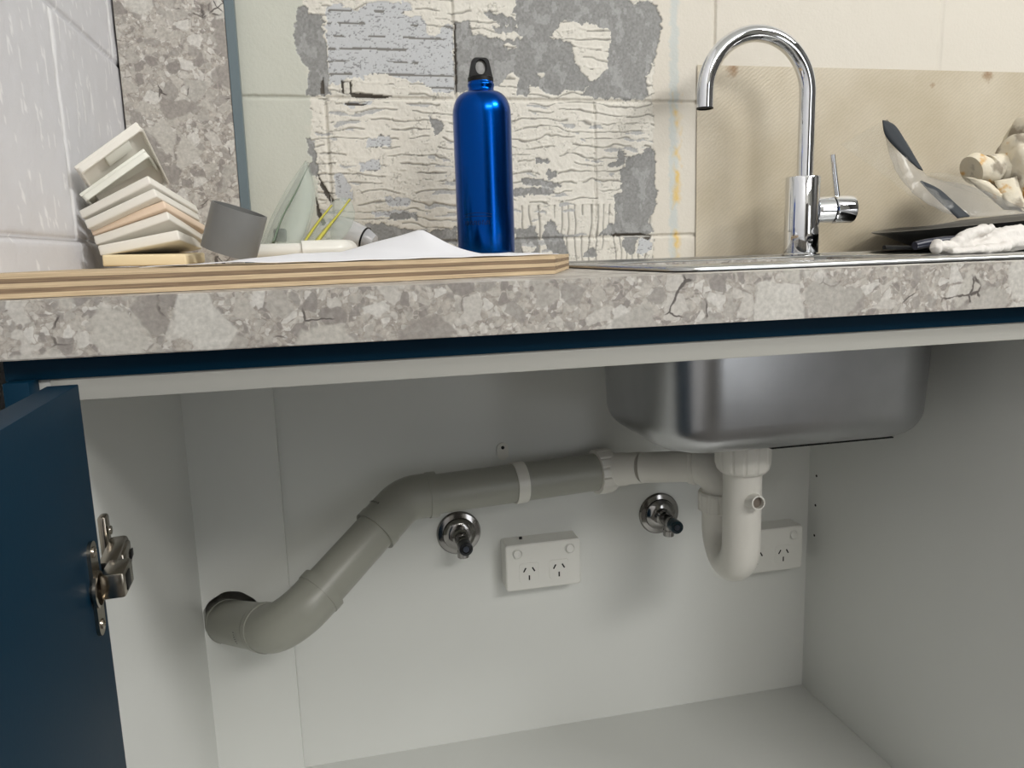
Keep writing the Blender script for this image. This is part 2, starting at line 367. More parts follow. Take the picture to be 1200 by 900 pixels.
M_dark_door = mat('dark_reflection_door', (46, 40, 36), 0.5)
dark_door = box('added_dark_door', .15, 1.05, -3.2, -3.16, FZ, 1.15, M_dark_door, kind='structure')  # unseen door, added to darken part of the sink bowl's reflection
box('added_door_frame', .09, .15, -3.2, -3.155, FZ, 1.21, M_melR, dark_door); box('added_door_frame', 1.05, 1.11, -3.2, -3.155, FZ, 1.21, M_melR, dark_door)
glow_door = empty('added_glow_door', kind='structure')  # unseen glowing door, added for fill light and a bright bowl reflection
box('glow_pane', 1.50, 2.10, -3.195, -3.190, FZ + .08, 1.05, M_glow, glow_door)
for a_, b_ in ((1.42, 1.50), (2.10, 2.18)): box('added_door_frame', a_, b_, -3.2, -3.17, FZ, 1.13, M_melR, glow_door)
box('added_door_frame', 1.50, 2.10, -3.2, -3.17, 1.05, 1.13, M_melR, glow_door)
box('added_door_frame', 1.50, 2.10, -3.2, -3.17, FZ, FZ + .08, M_melR, glow_door)
box('wall_front', XL - .1, 3.3, -3.3, -3.2, FZ, CZ, M_plain, kind='structure')
wall_back = box('wall_back', XL - .1, 3.2, YW + .0045, YW + .1, FZ, CZ, M_plain, kind='structure')
wall_left = box('wall_left', XL - .1, XL - .0045, -3.2, YW + .1, FZ, CZ, M_wall_left, kind='structure')

# lattice noise
_rng = np.random.default_rng(5); _lat = _rng.random((256, 256))
def vnoise(x, y):
    xi = np.floor(x).astype(int); yi = np.floor(y).astype(int); fx = x - xi; fy = y - yi
    fx = fx * fx * (3 - 2 * fx); fy = fy * fy * (3 - 2 * fy)
    a = _lat[xi % 256, yi % 256]; b = _lat[(xi + 1) % 256, yi % 256]; c = _lat[xi % 256, (yi + 1) % 256]; d = _lat[(xi + 1) % 256, (yi + 1) % 256]
    return (a * (1 - fx) + b * fx) * (1 - fy) + (c * (1 - fx) + d * fx) * fy
def fbm(x, y, o=4):
    s = 0; a = .5; t = 0
    for i in range(o): s = s + a * vnoise(x * 2 ** i + 17.3 * i, y * 2 ** i + 9.1 * i); t += a; a *= .5
    return s / t
def inpoly(x, z, P):
    ins = np.zeros(x.shape, bool); n = len(P)
    for i in range(n):
        x1, z1 = P[i]; x2, z2 = P[(i + 1) % n]
        if z1 == z2: continue
        c = ((z1 > z) != (z2 > z)) & (x < (x2 - x1) * (z - z1) / (z2 - z1) + x1); ins ^= c
    return ins
BARE = [
 [(-0.0292, 0.3556), (-0.0145, 0.3572), (-0.0128, 0.3497), (0.0027, 0.3459), (0.0055, 0.3219), (0.0063, 0.2998), (0.0082, 0.2609), (0.0081, 0.2429), (-0.0229, 0.2425), (-0.0173, 0.2716), (-0.0254, 0.2858), (-0.0323, 0.2989), (-0.0363, 0.3207), (-0.0317, 0.3371)],
 [(0.1866, 0.3417), (0.2051, 0.3457), (0.2142, 0.3278), (0.2376, 0.3227), (0.2689, 0.3212), (0.2841, 0.3251), (0.2743, 0.3329), (0.2593, 0.3360), (0.2670, 0.3431), (0.2770, 0.3388), (0.2773, 0.3503), (0.2701, 0.3616), (0.2756, 0.3755), (0.2766, 0.4096), (0.3222, 0.4229), (0.3993, 0.4241), (0.4493, 0.4171), (0.4491, 0.3819), (0.4544, 0.3750), (0.4787, 0.3830), (0.4936, 0.3740), (0.4991, 0.3539), (0.4923, 0.3114), (0.4786, 0.2807), (0.4745, 0.2684), (0.4786, 0.2464), (0.4648, 0.2413), (0.3904, 0.2416), (0.3705, 0.2463), (0.3840, 0.2609), (0.3732, 0.2523), (0.3442, 0.2519), (0.3375, 0.2458), (0.3180, 0.2480), (0.2951, 0.2596), (0.2895, 0.2441), (0.2741, 0.2439), (0.2731, 0.2533), (0.2773, 0.2652), (0.2675, 0.2768), (0.2544, 0.2649), (0.2478, 0.2553), (0.2354, 0.2610), (0.2163, 0.2537), (0.1850, 0.2474)],
 [(0.2277, 0.3578), (0.2425, 0.3572), (0.2698, 0.3524), (0.2784, 0.3458), (0.2694, 0.3397), (0.2507, 0.3426), (0.2323, 0.3489)],
 [(0.2382, 0.3399), (0.2570, 0.3428), (0.2693, 0.3339), (0.2590, 0.3279), (0.2441, 0.3309)],
 [(0.4716, 0.1678), (0.4813, 0.1716), (0.4869, 0.1665), (0.4883, 0.1437), (0.4869, 0.1182), (0.4912, 0.1053), (0.4884, 0.0795), (0.4785, 0.0577), (0.4856, 0.0445), (0.4572, 0.0399), (0.4432, 0.0416), (0.3946, 0.0415), (0.4113, 0.0591), (0.4252, 0.0588), (0.4226, 0.0807), (0.4200, 0.1024), (0.4325, 0.1048), (0.4326, 0.1226), (0.4286, 0.1378), (0.4396, 0.1415), (0.4438, 0.1566), (0.4577, 0.1603), (0.4674, 0.1603)],
 [(0.4108, 0.1467), (0.4259, 0.1529), (0.4288, 0.1654), (0.4384, 0.1679), (0.4411, 0.1528), (0.4341, 0.1428), (0.4176, 0.1416)],
 [(0.2645, 0.0548), (0.2776, 0.0545), (0.2896, 0.0593), (0.3000, 0.0489), (0.3007, 0.0261), (0.3031, 0.0133), (0.2633, 0.0145)],
 [(0.3094, 0.0512), (0.3151, 0.0663), (0.3218, 0.0674), (0.3295, 0.0558), (0.3347, 0.0455), (0.3413, 0.0403), (0.3451, 0.0248), (0.3503, 0.0118), (0.3232, 0.0127), (0.3128, 0.0283), (0.3052, 0.0437)],
 [(0.2785, 0.1291), (0.3151, 0.1263), (0.3375, 0.1186), (0.3348, 0.1149), (0.2991, 0.1165), (0.2782, 0.1192)],
 [(0.2623, 0.1120), (0.2820, 0.1142), (0.3228, 0.1125), (0.3253, 0.1050), (0.3014, 0.1028), (0.2646, 0.1021)],
 [(0.2989, 0.1584), (0.3159, 0.1571), (0.3224, 0.1521), (0.3117, 0.1473), (0.3013, 0.1510)],
 [(0.3155, 0.1411), (0.3287, 0.1385), (0.3311, 0.1286), (0.3218, 0.1262), (0.3153, 0.1312)],
 [(-0.0283, 0.1836), (-0.0201, 0.1859), (-0.0164, 0.1733), (-0.0178, 0.1526), (-0.0146, 0.1329), (-0.0240, 0.1318), (-0.0301, 0.1435), (-0.0225, 0.1526), (-0.0272, 0.1665)],
 [(0.1430, 0.2155), (0.1552, 0.2132), (0.1646, 0.2039), (0.1629, 0.1933), (0.1528, 0.1897), (0.1460, 0.2015)],
 [(0.0451, 0.0671), (0.0717, 0.0665), (0.1202, 0.0532), (0.1782, 0.0593), (0.1772, 0.0345), (0.1319, 0.0382), (0.0568, 0.0208), (0.0386, 0.0214), (0.0482, 0.0393)],
 [(0.0785, 0.0784), (0.1031, 0.0815), (0.1189, 0.0776), (0.1211, 0.0715), (0.0964, 0.0708), (0.0781, 0.0724)],
 [(0.4432, 0.0403), (0.4615, 0.0398), (0.4572, 0.0269), (0.4543, 0.0113), (0.4402, 0.0117), (0.4333, 0.0288)],
 [(0.3722, 0.0163), (0.3806, 0.0238), (0.3916, 0.0209), (0.3942, 0.0079), (0.3721, 0.0086)],
]
HOLES = [
 [(0.3423, 0.3501), (0.3721, 0.3463), (0.3983, 0.3448), (0.4155, 0.3394), (0.4180, 0.3216), (0.4138, 0.3072), (0.4149, 0.2856), (0.4055, 0.2806), (0.3974, 0.2708), (0.3840, 0.2670), (0.3736, 0.2776), (0.3685, 0.2859), (0.3607, 0.2893), (0.3622, 0.3012), (0.3585, 0.3177), (0.3392, 0.3231), (0.3263, 0.3251), (0.3330, 0.3370)],
 [(0.2561, 0.3151), (0.2737, 0.3144), (0.2748, 0.3097), (0.2609, 0.3082)],
 [(0.3071, 0.2752), (0.3110, 0.2776), (0.3161, 0.2754), (0.3134, 0.2706), (0.3082, 0.2705)],
 [(0.3452, 0.0325), (0.3534, 0.0336), (0.3587, 0.0244), (0.3545, 0.0168), (0.3478, 0.0222)],
 [(0.2770, 0.0331), (0.2890, 0.0353), (0.2967, 0.0262), (0.2884, 0.0150), (0.2766, 0.0192)],
]
PLAST = [
 [(0.0090, 0.3548), (0.0254, 0.3630), (0.0365, 0.3579), (0.0533, 0.3519), (0.0680, 0.3645), (0.1243, 0.3677), (0.1261, 0.3566), (0.1116, 0.3506), (0.1351, 0.3480), (0.1431, 0.3393), (0.1460, 0.3258), (0.1640, 0.3241), (0.1694, 0.3356), (0.1830, 0.3428), (0.1826, 0.2486), (0.1665, 0.2460), (0.1484, 0.2516), (0.1367, 0.2595), (0.1070, 0.2659), (0.0718, 0.2732), (0.0537, 0.2650), (0.0305, 0.2668), (0.0240, 0.2555), (0.0090, 0.2553), (0.0074, 0.2998)],
 [(0.0660, 0.2356), (0.0598, 0.2310), (0.0456, 0.2285), (0.0312, 0.2238), (0.0270, 0.2306), (0.0400, 0.2330)],
 [(0.0547, 0.1849), (0.0860, 0.1896), (0.0874, 0.1732), (0.0539, 0.1721)],
 [(0.0420, 0.1523), (0.0719, 0.1545), (0.0724, 0.1416), (0.0448, 0.1406)],
 [(0.0066, 0.1351), (0.0162, 0.1373), (0.0289, 0.1149), (0.0316, 0.1007), (0.0160, 0.0986), (0.0070, 0.1058)],
 [(0.0739, 0.1048), (0.1079, 0.1019), (0.1123, 0.0922), (0.0876, 0.0890), (0.0733, 0.0953)],
 [(0.0556, 0.0824), (0.0971, 0.0841), (0.1204, 0.0812), (0.1175, 0.0740), (0.0601, 0.0764)],
 [(0.4643, 0.0345), (0.4813, 0.0393), (0.4841, 0.0209), (0.4671, 0.0082), (0.4572, 0.0138)],
]
DARK = [
 [(0.0244, 0.2622), (0.0278, 0.2600), (0.0268, 0.2454), (0.0234, 0.2464)], [(0.0359, 0.2602), (0.0384, 0.2625), (0.0385, 0.2466), (0.0350, 0.2455)],
 [(0.0339, 0.2466), (0.0524, 0.2446), (0.0760, 0.2437), (0.0937, 0.2417), (0.0756, 0.2380), (0.0520, 0.2377), (0.0370, 0.2410)],
 [(0.0271, 0.2318), (0.0517, 0.2320), (0.0575, 0.2309), (0.0503, 0.2286), (0.0292, 0.2284)],
 [(-0.0153, 0.1387), (-0.0116, 0.1259), (-0.0031, 0.1130), (0.0042, 0.0987), (-0.0007, 0.0965), (-0.0081, 0.1083), (-0.0142, 0.1213)],
 [(-0.0211, 0.1062), (-0.0166, 0.0873), (-0.0097, 0.0683), (-0.0147, 0.0648), (-0.0206, 0.0803)],
 [(0.1854, 0.3406), (0.1878, 0.3418), (0.1864, 0.2498), (0.1825, 0.2462)],
 [(-0.0047, 0.2573), (0.0005, 0.2663), (0.0013, 0.2439), (-0.0045, 0.2438)],
 [(0.4167, 0.0435), (0.4671, 0.0436), (0.4841, 0.0380), (0.4785, 0.0316), (0.4671, 0.0371), (0.4195, 0.0396)],
]
def wall_fields(x, z):
    """paint colour and relief height of the scraped back wall."""
    wx = x + (fbm(x * 160, z * 160, 3) - .5) * .009; wz = z + (fbm(x * 160 + 50, z * 160 + 31, 3) - .5) * .009
    cream = np.array(lin((208, 202, 190))); green = np.array(lin((192, 193, 182))); scr = np.array(lin((212, 208, 198)))
    bare = np.array(lin((142, 142, 140))); plas = np.array(lin((188, 190, 192)))
    n = fbm(x * 30, z * 30, 4)
    c = np.empty(x.shape + (3,)); c[:] = cream
    t = np.clip((x - (-0.02)) / .02 + (n - .5) * 2, 0, 1)[..., None]
    c = green * (1 - t) + c * t
    h = np.full(x.shape, .0016) + (n - .5) * .0008
    xl0, xr0 = -0.0192, 0.4855
    zone = (wx > xl0) & (wx < xr0)
    c[zone] = scr; h[zone] = .0012 + (fbm(x * 90, z * 90, 4)[zone] - .5) * .0012
    # trowel ridges in the scraped zone
    wob = fbm(x * 28, z * 45, 3) * 1.5
    ph = (z / .0125 + wob) % 1.0
    msk = (fbm(x * 46 + 9, z * 75 + 3, 2) > .43) & zone
    line = np.exp(-((ph - .5) / .06) ** 2) * msk
    low = z < 0.088
    phv = (x / .011 + fbm(x * 15 + 4, z * 12, 3) * 2.2) % 1.0
    linev = np.exp(-((phv - .5) / .09) ** 2) * (fbm(x * 60, z * 15, 2) > .42) * zone * (x > .26)
    line = np.where(low & (x > .26), linev, line)
    h = h - line * .0017 + (np.exp(-((ph - .68) / .09) ** 2) * msk * (~low)) * .0007
    c = c * (1 - .58 * line[..., None])  # groove line shadows and grime painted into the colour
    q = fbm(x * 75 + 3, z * 120 + 8, 3); m2 = (fbm(x * 28 + 40, z * 34 + 7, 2) > .47) & zone
    l2 = np.exp(-((q - .5) / .014) ** 2) * m2; h = h - l2 * .0010 + np.exp(-((q - .545) / .02) ** 2) * m2 * .0008; c = c * (1 - .34 * l2[..., None])
    h = h + zone * (fbm(x * 240, z * 240, 3) - .5) * .0008
    edge = np.exp(-((wx - 0.3914) / .0016) ** 2) * ((z < .235) & (z > .05)); h = h + edge * .0018
    spk = fbm(x * 420, z * 420, 2)
    fl = zone & (z < .232) & (np.abs(ph - .25) < .19) & (fbm(x * 38 + 21, z * 95 + 5, 3) > .585) & (fbm(x * 12 + 2, z * 12 + 77, 2) > .45)
    c[fl] = np.array(lin((176, 176, 175))) * (.75 + .4 * spk[fl])[:, None]; h[fl] = .0005
    PL = np.zeros(x.shape, bool)
    for P in PLAST: PL |= inpoly(wx, wz, P)
    sp = (fbm(x * 330, z * 560, 2) > .70)
    dash = (np.exp(-((((z + .004 * fbm(x * 20, z, 2)) / .0165) % 1.0 - .5) / .10) ** 2) > .5) & (fbm(x * 40, z * 60, 2) > .50)
    c[PL] = plas * .97; h[PL] = .0007; c[PL & sp] = np.array(lin((140, 140, 142))); h[PL & sp] = .0003; c[PL & dash] = np.array(lin((118, 116, 112))); h[PL & dash] = 0
    B = np.zeros(x.shape, bool)
    for P in BARE: B |= inpoly(wx, wz, P)
    H = np.zeros(x.shape, bool)
    for P in HOLES: H |= inpoly(wx, wz, P)
    B &= ~H
    c[B] = bare * (.66 + .45 * spk[B])[:, None]; h[B] = (spk[B] - .5) * .0006
    wash = B & (fbm(x * 90 + 5, z * 60, 4) > .63); c[wash] = c[wash] * .75 + np.array(lin((190, 190, 190))) * .25
    D = np.zeros(x.shape, bool)
    for P in DARK: D |= inpoly(x + (wx - x) * .3, z + (wz - z) * .3, P)
    c[D] = np.array(lin((74, 68, 60))); h[D] = -.002
    # grey run and yellow drips by the plastic sheet
    run = np.clip(1 - np.abs(wx - 0.5191) / .009, 0, 1) * (.5 + .3 * n); run = np.minimum(run * 2.0, .7)
    c = c * (1 - run[..., None]) + np.array(lin((184, 192, 191))) * run[..., None]
    yel = np.clip((fbm(x * 55, z * 30, 3) - .44) * 8, 0, 1) * np.clip(1 - np.abs(wx - 0.5250) / .009, 0, 1) * ((z < .255) & (z > .0))
    c = c * (1 - .85 * yel[..., None]) + np.array(lin((216, 180, 84))) * .85 * yel[..., None]
    return c, h

def block(parent, axis, a0, a1, z0, z1, step, fields):
    """one wall block: a face grid whose rim falls back into the joints, and its sides."""
    na = max(2, int(round((a1 - a0) / step))); nz = max(2, int(round((z1 - z0) / step)))
    A, Z = np.meshgrid(np.linspace(a0, a1, na + 1), np.linspace(z0, z1, nz + 1), indexing='ij')
    c, h = fields(A, Z)
    d = np.minimum(np.minimum(A - a0, a1 - A), np.minimum(Z - z0, z1 - Z))
    d = d + (fbm(A * 130, Z * 130, 3) - .5) * .002
    g = np.clip(1 - d / .0042, 0, 1); h = h - .0042 * g * g * (3 - 2 * g) * .8
    if axis == 'y': V = np.stack([A, YW - h, Z], -1)
    else: V = np.stack([XL + h, A, Z], -1)
    V = V.reshape(-1, 3); idx = np.arange((na + 1) * (nz + 1)).reshape(na + 1, nz + 1)
    q = np.stack([idx[:-1, :-1], idx[1:, :-1], idx[1:, 1:], idx[:-1, 1:]], -1).reshape(-1, 4)
    # back rim
    rim = np.concatenate([idx[:, 0], idx[-1, 1:], idx[-2::-1, -1], idx[0, -2:0:-1]])
    back = V[rim].copy(); back[:, 1 if axis == 'y' else 0] = (YW + .02) if axis == 'y' else (XL - .02)
    nb = len(V); V = np.concatenate([V, back]); m = len(rim); k = np.arange(m)
    q2 = np.stack([rim, rim[(k + 1) % m], nb + (k + 1) % m, nb + k], -1); F = np.concatenate([q, q2])
    if axis == 'x': F = F[:, ::-1]
    me = bpy.data.meshes.new('block'); me.vertices.add(len(V)); me.vertices.foreach_set('co', V.astype('f').ravel())
    me.loops.add(F.size); me.loops.foreach_set('vertex_index', F.astype('i').ravel())
    me.polygons.add(len(F)); me.polygons.foreach_set('loop_start', np.arange(0, F.size, 4, dtype='i')); me.update(calc_edges=True)
    at = me.color_attributes.new('paint', 'FLOAT_COLOR', 'POINT')
    C = np.ones((len(V), 4), 'f'); C[:nb, :3] = c.reshape(-1, 3); C[nb:, :3] = .4; at.data.foreach_set('color', C.ravel())
    me.polygons.foreach_set('use_smooth', np.ones(len(F), bool))
    return link('block', me, M_wall, parent)
C1 = .2385
for z0, z1, xs in ((C1 - .4, C1 - .2, (-.20, .183, .585, .985, 1.4)), (C1 - .2, C1, (-.255, .0, .392, .79, 1.19)), (C1, C1 + .2, (-.20, .183, .585, .985, 1.4)), (C1 + .2, C1 + .4, (-.255, .0, .392, .79, 1.19))):
    if z0 < -.05: z0 = -.06
    for a, b in zip(xs, xs[1:]):
        st = .00115 if (b > -.05 and a < .6 and z1 < .5) else .004
        block(wall_back, 'y', a, b, z0, z1, st, wall_fields)
L1 = .2735; L0 = .0455
def left_fields(y, z):
    n = fbm(y * 40, z * 40, 4); c = np.empty(y.shape + (3,)); c[:] = lin((206, 206, 210)); c = c * (.97 + .06 * n[..., None])
    sc = (fbm(y * 170, z * 50, 3) > .73); c[sc] = lin((226, 226, 228))
    for jy, lo, hi in ((.342, L0, L1), (.571, L1, 1), (.17, L1, 1), (.604, L0, L1), (.14, -1, L0), (.54, -1, L0)):
        jm = np.exp(-((y - jy + (fbm(z * 40, y * 3, 2) - .5) * .004) / .0045) ** 2) * ((z > lo + .004) & (z < hi)); c = c + (np.array(lin((230, 230, 230))) - c) * (.8 * jm)[..., None]
    return c, .001 + (fbm(y * 60, z * 45, 4) - .5) * .0016
L1 = .2735; L0 = .0455
for z0, z1, ys in ((-.06, L0, (-.3, .14, .54, .6)), (L0, L1, (-.06, .342, .604)), (L1, L1 + .2, (-.23, .17, .571, .606)), (L1 + .2, L1 + .4, (-.06, .342, .604))):
    for a, b in zip(ys, ys[1:]): block(wall_left, 'x', a, b, z0, z1, .003, left_fields)

# ------------------------------------------------------------------ upstand panel and plastic sheet
up = empty('wall_panel', 'tall grey stone-patterned laminate panel standing against the back wall corner', 'panel')
def quad_slab(name, P, y0, y1, m, parent, bev=.0006):
    bm = bmesh.new(); a = [bm.verts.new((x, y0, z)) for x, z in P]; b = [bm.verts.new((x, y1, z)) for x, z in P]
    bm.faces.new(a); bm.faces.new(b[::-1])
    for i in range(4): bm.faces.new((a[i], b[i], b[(i + 1) % 4], a[(i + 1) % 4]))
    bmesh.ops.bevel(bm, geom=bm.edges[:], offset=bev, segments=1, affect='EDGES')
    return bm_obj(name, bm, m, parent)
quad_slab('laminate_face', [(-.2545, .002), (-.122, .002), (-.1195, .52), (-.2535, .52)], .5885, .6045, M_stone, up)
e = quad_slab('edge_band', [(-.1215, .002), (-.1095, .002), (-.1065, .52), (-.119, .52)], .5880, .6045, M_edge, up); e['label'] = 'blue-grey edge strip'

box('plastic_sheet', .5565, 1.5, .6035, .6045, .001, .2925, M_sheet, label='yellowed dimpled plastic sheet covering the wall behind the tap', cat='sheet')

# ------------------------------------------------------------------ benchtop
bm = bmesh.new()
XS = [-.2570, .345, .68, 1.9]; YS = [0, .225, .455, .6035]; ZB, ZT = -.038, 0.0
vt = {(i, j, k): bm.verts.new((XS[i], YS[j], (ZB, ZT)[k])) for i in range(4) for j in range(4) for k in range(2)}
for i in range(3):
    for j in range(3):
        if (i, j) == (1, 1): continue
        bm.faces.new([vt[a] for a in ((i, j, 1), (i + 1, j, 1), (i + 1, j + 1, 1), (i, j + 1, 1))])
        bm.faces.new([vt[a] for a in ((i, j, 0), (i, j + 1, 0), (i + 1, j + 1, 0), (i + 1, j, 0))])
for i in range(3):
    bm.faces.new([vt[a] for a in ((i, 0, 0), (i + 1, 0, 0), (i + 1, 0, 1), (i, 0, 1))]); bm.faces.new([vt[a] for a in ((i, 3, 0), (i, 3, 1), (i + 1, 3, 1), (i + 1, 3, 0))])
    bm.faces.new([vt[a] for a in ((0, i, 0), (0, i, 1), (0, i + 1, 1), (0, i + 1, 0))]); bm.faces.new([vt[a] for a in ((3, i, 0), (3, i + 1, 0), (3, i + 1, 1), (3, i, 1))])
for (a, b) in (((1, 1), (2, 1)), ((2, 1), (2, 2)), ((2, 2), (1, 2)), ((1, 2), (1, 1))):
    bm.faces.new([vt[(a[0], a[1], 0)], vt[(b[0], b[1], 0)], vt[(b[0], b[1], 1)], vt[(a[0], a[1], 1)]])
fe = [e_ for e_ in bm.edges if all(abs(v.co.y) < 1e-6 for v in e_.verts) and abs(e_.verts[0].co.z - e_.verts[1].co.z) < 1e-6]
bmesh.ops.bevel(bm, geom=fe, offset=.0009, segments=2, affect='EDGES')
bm_obj('benchtop', bm, M_stone, label='grey stone-patterned laminate benchtop over the open sink cabinet', cat='benchtop')

# ------------------------------------------------------------------ sink cabinet
cab = empty('sink_cabinet', 'open white sink cabinet with a blue door and blue trim', 'cabinet')
FZc = -.737; BYc = .56; RX = .743
def prism(name, P, z0, z1, m, parent, bev=.0005, **k):
    bm = bmesh.new(); a = [bm.verts.new((x, y, z0)) for x, y in P]; b = [bm.verts.new((x, y, z1)) for x, y in P]; n = len(P)
    bm.faces.new(a[::-1]); bm.faces.new(b)
    for i in range(n): bm.faces.new((a[i], a[(i + 1) % n], b[(i + 1) % n], b[i]))
    if bev: bmesh.ops.bevel(bm, geom=bm.edges[:], offset=bev, segments=1, affect='EDGES')
    return bm_obj(name, bm, m, parent, **k)
prism('side_panel', [(-.190, .022), (-.2145, .560), (-.2305, .560), (-.206, .022)], -.76, -.051, M_mel, cab)
sp = box('side_panel', RX, RX + .016, .0, .576, -.76, -.0385, M_mel, cab, bev=.0005)
# back panel leaves the service void behind the strip open
box('back_panel', -.1085, RX, BYc, BYc + .003, -.76, -.0385, M_mel, cab)
box('bottom_panel', -.205, RX, .0, BYc, FZc - .016, FZc, M_mel, cab, bev=.0005)
# strip panel with the pipe hole
hc = (-0.1758, 0.5440, -0.4766); HR = .0395
outer = []; inner = []; NH = 64
x0, x1, z0, z1 = -.2138, -.0955, -.7368, -.0385
for k in range(NH):
    a = 2 * PI * k / NH; c_, s_ = math.cos(a), math.sin(a)
    rr = HR * (1 + .012 * math.sin(5 * a) + .010 * math.sin(11 * a + 1)); inner.append((max(-.2132, hc[0] + rr * c_), hc[2] + rr * s_))
    t = min(((x1 - hc[0]) / c_) if c_ > 1e-6 else 9, ((x0 - hc[0]) / c_) if c_ < -1e-6 else 9, ((.12) / s_) if s_ > 1e-6 else 9, ((-.12) / s_) if s_ < -1e-6 else 9)
    outer.append((hc[0] + t * c_, hc[2] + t * s_))
for cx_, cz_ in ((x0, hc[2] - .12), (x0, hc[2] + .12), (x1, hc[2] - .12), (x1, hc[2] + .12)):
    k = min(range(NH), key=lambda i: (outer[i][0] - cx_) ** 2 + (outer[i][1] - cz_) ** 2); outer[k] = (cx_, cz_)
bm = bmesh.new()
def ring(P, y): return [bm.verts.new((x, y, z)) for x, z in P]
A = ring(outer, .544); B = ring(inner, .544); Cc = ring(inner, .560); D = ring(outer, .560)
for k in range(NH):
    j = (k + 1) % NH
    bm.faces.new((A[k], A[j], B[j], B[k])); bm.faces.new((B[k], B[j], Cc[j], Cc[k])); bm.faces.new((Cc[k], Cc[j], D[j], D[k]))
    if abs(outer[k][0] - outer[j][0]) < 1e-9: bm.faces.new((A[k], A[j], D[j], D[k]))
add_box(bm, x0, x1, .544, .560, hc[2] + .12, z1); add_box(bm, x0, x1, .544, .560, z0, hc[2] - .12)
bm_obj('service_strip', bm, M_mel, cab)
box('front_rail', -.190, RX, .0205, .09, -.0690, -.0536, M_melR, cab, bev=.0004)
box('trim_rail', -.2155, 1.2, .0180, .034, -.0534, -.0385, M_blue, cab, bev=.0003, label='dark blue trim under the benchtop')
box('end_panel', -.2115, -.1965, .002, .02, -.80, -.0525, M_blue, cab, bev=.0004, label='blue end panel edge')
box('kickboard', -.205, RX, .05, .066, FZ, FZc - .016, M_blue, cab)
for (z) in (-.355, -.405, -.457):
    lathe('pin_hole', [(.0022, 0), (.0022, .0006)], M_hole, cab, origin=(RX - .0003, .540, z), axis=(1, 0, 0), n=12)
# door
dd = Vector((.0533, -.99858, 0)); dn = Vector((-.99858, -.0533, 0)); E0 = Vector((-.1632, -.012, 0))
def dpt(u, v, z): return E0 + dd * u + dn * v + Vector((0, 0, z))
MD = Matrix(((dd.x, dn.x, 0, E0.x), (dd.y, dn.y, 0, E0.y), (0, 0, 1, 0), (0, 0, 0, 1)))
door = box('door', 0, .44, 0, .018, -.775, -.0535, M_blue, cab, bev=.0006, M=MD)
# hinge
zc = -.181
bm = bmesh.new()
pr_ = rrect(.014, .030, zc - .031, zc + .031, .0075, 5)
for v0, v1 in ((-.0022, 0.0),):
    a = [bm.verts.new(dpt(u, v0, z)) for u, z in pr_]; b = [bm.verts.new(dpt(u, v1, z)) for u, z in pr_]
    bm.faces.new(a); bm.faces.new(b[::-1])
    for i in range(len(a)): bm.faces.new((a[i], b[i], b[(i + 1) % len(a)], a[(i + 1) % len(a)]))
hp = bm_obj('hinge_plate', bm, M_nickel, door, angle=30, label='nickel hinge cup plate')
for dz in (-.024, .024):
    lathe('screw', [(.0036, 0), (.0034, -.0008), (.0016, -.0014), (.0015, -.0006)], M_nickel, door, origin=dpt(.022, -.0022, zc + dz), axis=tuple(dn), n=20)
lathe('hinge_cup', [(.0118, 0), (.0118, -.0018), (.0100, -.0022), (.0092, .002)], M_nickel, door, origin=dpt(.024, -.002, zc), axis=tuple(dn), n=32)
box('hinge_knuckle', -.006, .022, -.0175, -.003, zc - .009, zc + .008, M_nickel, door, bev=.002, M=MD)
box('hinge_gap', .006, .017, -.0182, -.0165, zc - .006, zc + .005, M_black, door, bev=.0005, M=MD)
# arm: from the knuckle back to the side panel
def obox(name, c, ax, up_, L_, W_, H_, m, parent, bev=.0015, **k):
    a = Vector(ax).normalized(); u = Vector(up_); u = (u - a * u.dot(a)).normalized(); s = a.cross(u)
    Mx = Matrix(((a.x, s.x, u.x, c[0]), (a.y, s.y, u.y, c[1]), (a.z, s.z, u.z, c[2]), (0, 0, 0, 1)))
    return box(name, -L_ / 2, L_ / 2, -W_ / 2, W_ / 2, -H_ / 2, H_ / 2, m, parent, bev=bev, M=Mx, **k)
pA = Vector((-0.1617, -0.0040, -0.1858)); pB = Vector((-0.1678, 0.0480, -0.1864))
obox('hinge_arm', (pA + pB) / 2, pB - pA, (0, 0, 1), (pB - pA).length + .004, .0125, .0225, M_nickel, door, bev=.0028)
obox('hinge_arm_cover', (pA * .35 + pB * .65) + Vector((.005, -.001, .0)), pB - pA, (0, 0, 1), .034, .006, .018, M_nickel, door, bev=.0018)
obox('hinge_slot', (pA * .1 + pB * .9) + Vector((.0085, -.001, -.001)), pB - pA, (0, 0, 1), .010, .0010, .0055, M_black, door, bev=.0003)
obox('mounting_plate', Vector((-0.1788, 0.0550, -0.1805)), (.046, -.99, 0), (0, 0, 1), .012, .006, .040, M_nickel, door, bev=.002)
for dz in (-.012, .008):
    lathe('screw', [(.0034, 0), (.0032, -.0008), (.0014, -.0012)], M_nickel, door, origin=Vector((-0.1779, 0.0520, -0.1795)) + Vector((.004, 0, dz)), axis=(-1, 0, 0), n=16)

# ------------------------------------------------------------------ plywood board
ply = empty('plywood_offcut', 'bare plywood offcut lying on the benchtop under the bottle', 'board')
PLY = [(-.2565, .0035), (.187, .118), (.2535, .295), (.2520, .598), (-.2535, .583), (-.2565, .583)]
nl = 5; zz = .0004; tl = .0032
for i in range(nl):
    m_ = M_ply_l if i % 2 == 0 else M_ply_d
    off = random.uniform(-.0005, .0005) if i % 2 else -.0002
    P = [(x, y + (off if k < 3 else 0)) for k, (x, y) in enumerate(PLY)]
    prism('ply_layer', P, zz, zz + tl, m_, ply, bev=0); zz += tl
ZP = zz

